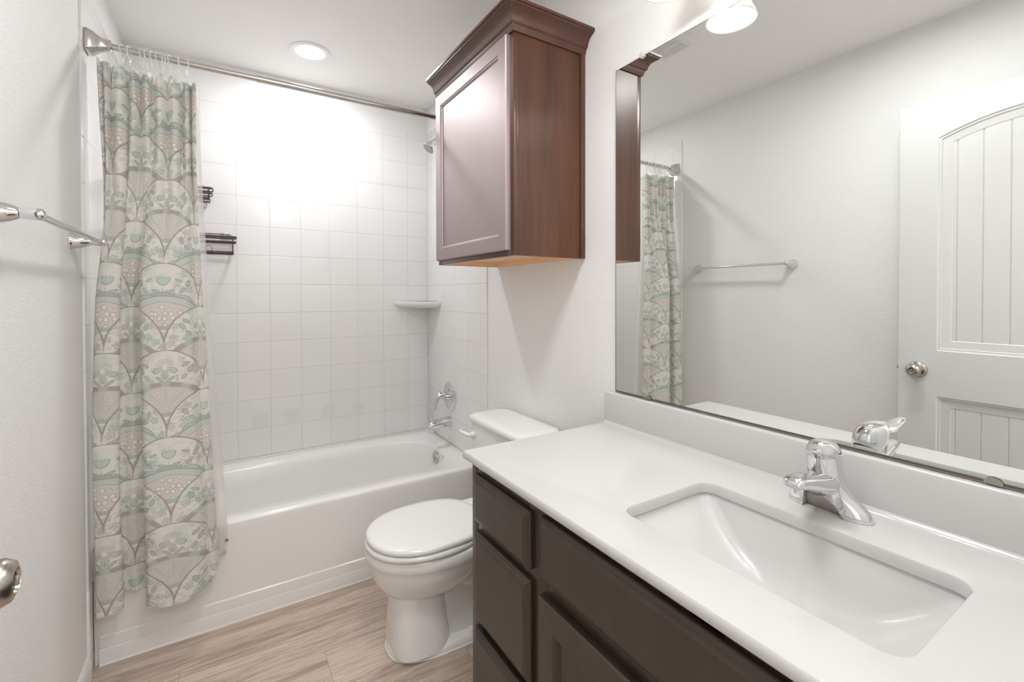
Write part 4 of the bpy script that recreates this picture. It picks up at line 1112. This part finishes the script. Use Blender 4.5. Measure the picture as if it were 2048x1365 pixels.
# ================================================================ LIGHTS
def area_light(name, loc, size, power, col=(1, 1, 1), parent=None, spread=180, shape='DISK', rot=(0, 0, 0), sy=None):
    l = bpy.data.lights.new(name, 'AREA'); l.shape = shape; l.size = size
    if sy: l.size_y = sy
    l.energy = power; l.color = col; l.spread = math.radians(spread)
    o = bpy.data.objects.new(name, l); COL.objects.link(o)
    if parent is not None:
        o.parent = parent; o.location = Vector(loc)-Vector(parent['_o'])
    else: o.location = loc
    o.rotation_euler = rot; return o
def downlight(x, y, power, label, z=H, spread=180):
    root = thing('recessed_light', label, 'ceiling light', (x, y, z))
    m = MB(); m.lathe([(0.096, -0.0005), (0.0965, -0.002), (0.094, -0.004), (0.068, -0.0045), (0.0615, -0.003), (0.0605, -0.0005)], (x, y, z), 'z', 56, cap=False); m.build('trim_ring', M_RING, root, smooth=60)
    m = MB(); m.lathe([(0.0605, -0.0008), (0.050, -0.0014), (0.03, -0.0018), (0.0, -0.002)], (x, y, z), 'z', 40); m.build('lamp_lens', M_LENS, root, smooth=60)
    area_light('lamp_light', (x, y, z-0.0030), 0.112, power, (0.985, 0.99, 1.0), root, spread=spread)
downlight(0.768, -0.362, P_DOWN, 'round recessed ceiling light glowing above the bathtub', spread=180)
def room_fill():  # added out-of-view fill light, built as a flush ceiling fitting
    x, y = 0.72, -2.16
    root = thing('room_fill_light', 'added round fill light on the unseen part of the ceiling', 'ceiling light', (x, y, H))
    m = MB(); m.lathe([(0.185, -0.0005), (0.188, -0.012), (0.180, -0.022), (0.172, -0.022), (0.170, -0.0005)], (x, y, H), 'z', 48, cap=False); m.build('rim', M_TRIM, root, smooth=50)
    m = MB(); m.lathe([(0.171, -0.004), (0.170, -0.018), (0.10, -0.024), (0.0, -0.026)], (x, y, H), 'z', 48); m.build('lamp_lens', M_LENS, root, smooth=60)
    area_light('lamp_light', (x, y, H-0.032), 0.34, P_ROOM, (0.985, 0.99, 1.0), root)
room_fill()

def vanity_light():
    ys = [-2.03, -2.285, -2.54, -2.795]; xs = 1.38; zm = 2.10
    root = thing('vanity_light', 'nickel vanity light bar with four white bell shades above the mirror', 'wall light', (DR, -2.41, 2.24))
    m = MB(); m.box(DR-0.022, DR-0.0005, -2.86, -1.96, 2.215, 2.275, 0.008, 3); m.build('back_plate', M_NICKEL, root, smooth=40)
    for yy in ys:
        m = MB(); P = crs([(DR-0.02, yy, 2.245), (DR-0.06, yy, 2.262), (xs+0.04, yy, 2.268), (xs+0.008, yy, 2.262), (xs, yy, 2.240)], 5); m.tube(P, 0.007, 12)
        m.lathe([(0.021, 0.198-0.198+2.202), (0.023, 2.206), (0.022, 2.236), (0.012, 2.244)], (xs, yy, 0), 'z', 22); m.build('arm', M_NICKEL, root, smooth=50)
        m = MB()
        pr_ = [(0.0705, 2.100), (0.066, 2.112), (0.058, 2.130), (0.050, 2.150), (0.044, 2.170), (0.036, 2.190), (0.026, 2.204), (0.020, 2.208)]
        inn = [(r-0.003, h+0.0005) for r, h in reversed(pr_)]
        m.lathe(pr_+inn+[pr_[0]], (xs, yy, 0), 'z', 44, cap=False); m.build('glass_shade', M_SHADE, root, smooth=60)
        m = MB(); m.lathe([(0.013, 2.205), (0.014, 2.192), (0.020, 2.178), (0.029, 2.160), (0.0315, 2.146), (0.029, 2.132), (0.019, 2.121), (0.0, 2.117)], (xs, yy, 0), 'z', 28); m.build('bulb', M_BULB, root, smooth=60)
vanity_light()

# exhaust fan grille
def fan():
    cx, cy, z = 0.80, -1.30, H
    cx = 0.828; cy = -1.345
    root = thing('exhaust_fan', 'square white exhaust fan cover on the ceiling', 'exhaust fan', (cx, cy, z))
    h = 0.102
    m = MB()
    m.loft([rrect(cx, cy, h, h, 0.03, z-0.0003, 6), rrect(cx, cy, h, h, 0.03, z-0.006, 6), rrect(cx, cy, h-0.012, h-0.012, 0.026, z-0.014, 6), rrect(cx, cy, h-0.020, h-0.020, 0.02, z-0.0145, 6)], True, True, True)
    m.build('cover', M_TRIM, root, smooth=40)
    m = MB()
    for s in (-1, 1):
        for k in range(16):
            yy = cy-0.074+k*0.0096; a, b_ = (cx+0.007, cx+0.076) if s > 0 else (cx-0.076, cx-0.007)
            m.box(a, b_, yy, yy+0.0045, z-0.0172, z-0.014, 0.0008, 1)
    m.box(cx-0.006, cx+0.006, cy-0.08, cy+0.08, z-0.018, z-0.014, 0.001, 1)
    m.build('grille_slats', M_TRIM, root)
fan()

# added fill light in the unseen hallway, brightens the room through the doorway
def hall_fill():
    root = thing('hall_fill_light', 'added square fill light in the unseen hallway beyond the doorway', 'ceiling light', (0.6, -3.75, H))
    m = MB(); m.box(0.12, 1.08, -4.23, -3.27, H-0.03, H-0.0005, 0.006); m.build('housing', M_TRIM, root)
    area_light('lamp_light', (0.6, -3.75, H-0.035), 0.9, P_HALL, (0.985, 0.99, 1.0), root, shape='SQUARE')
hall_fill()
for o in bpy.data.objects:
    if '_o' in o: del o['_o']
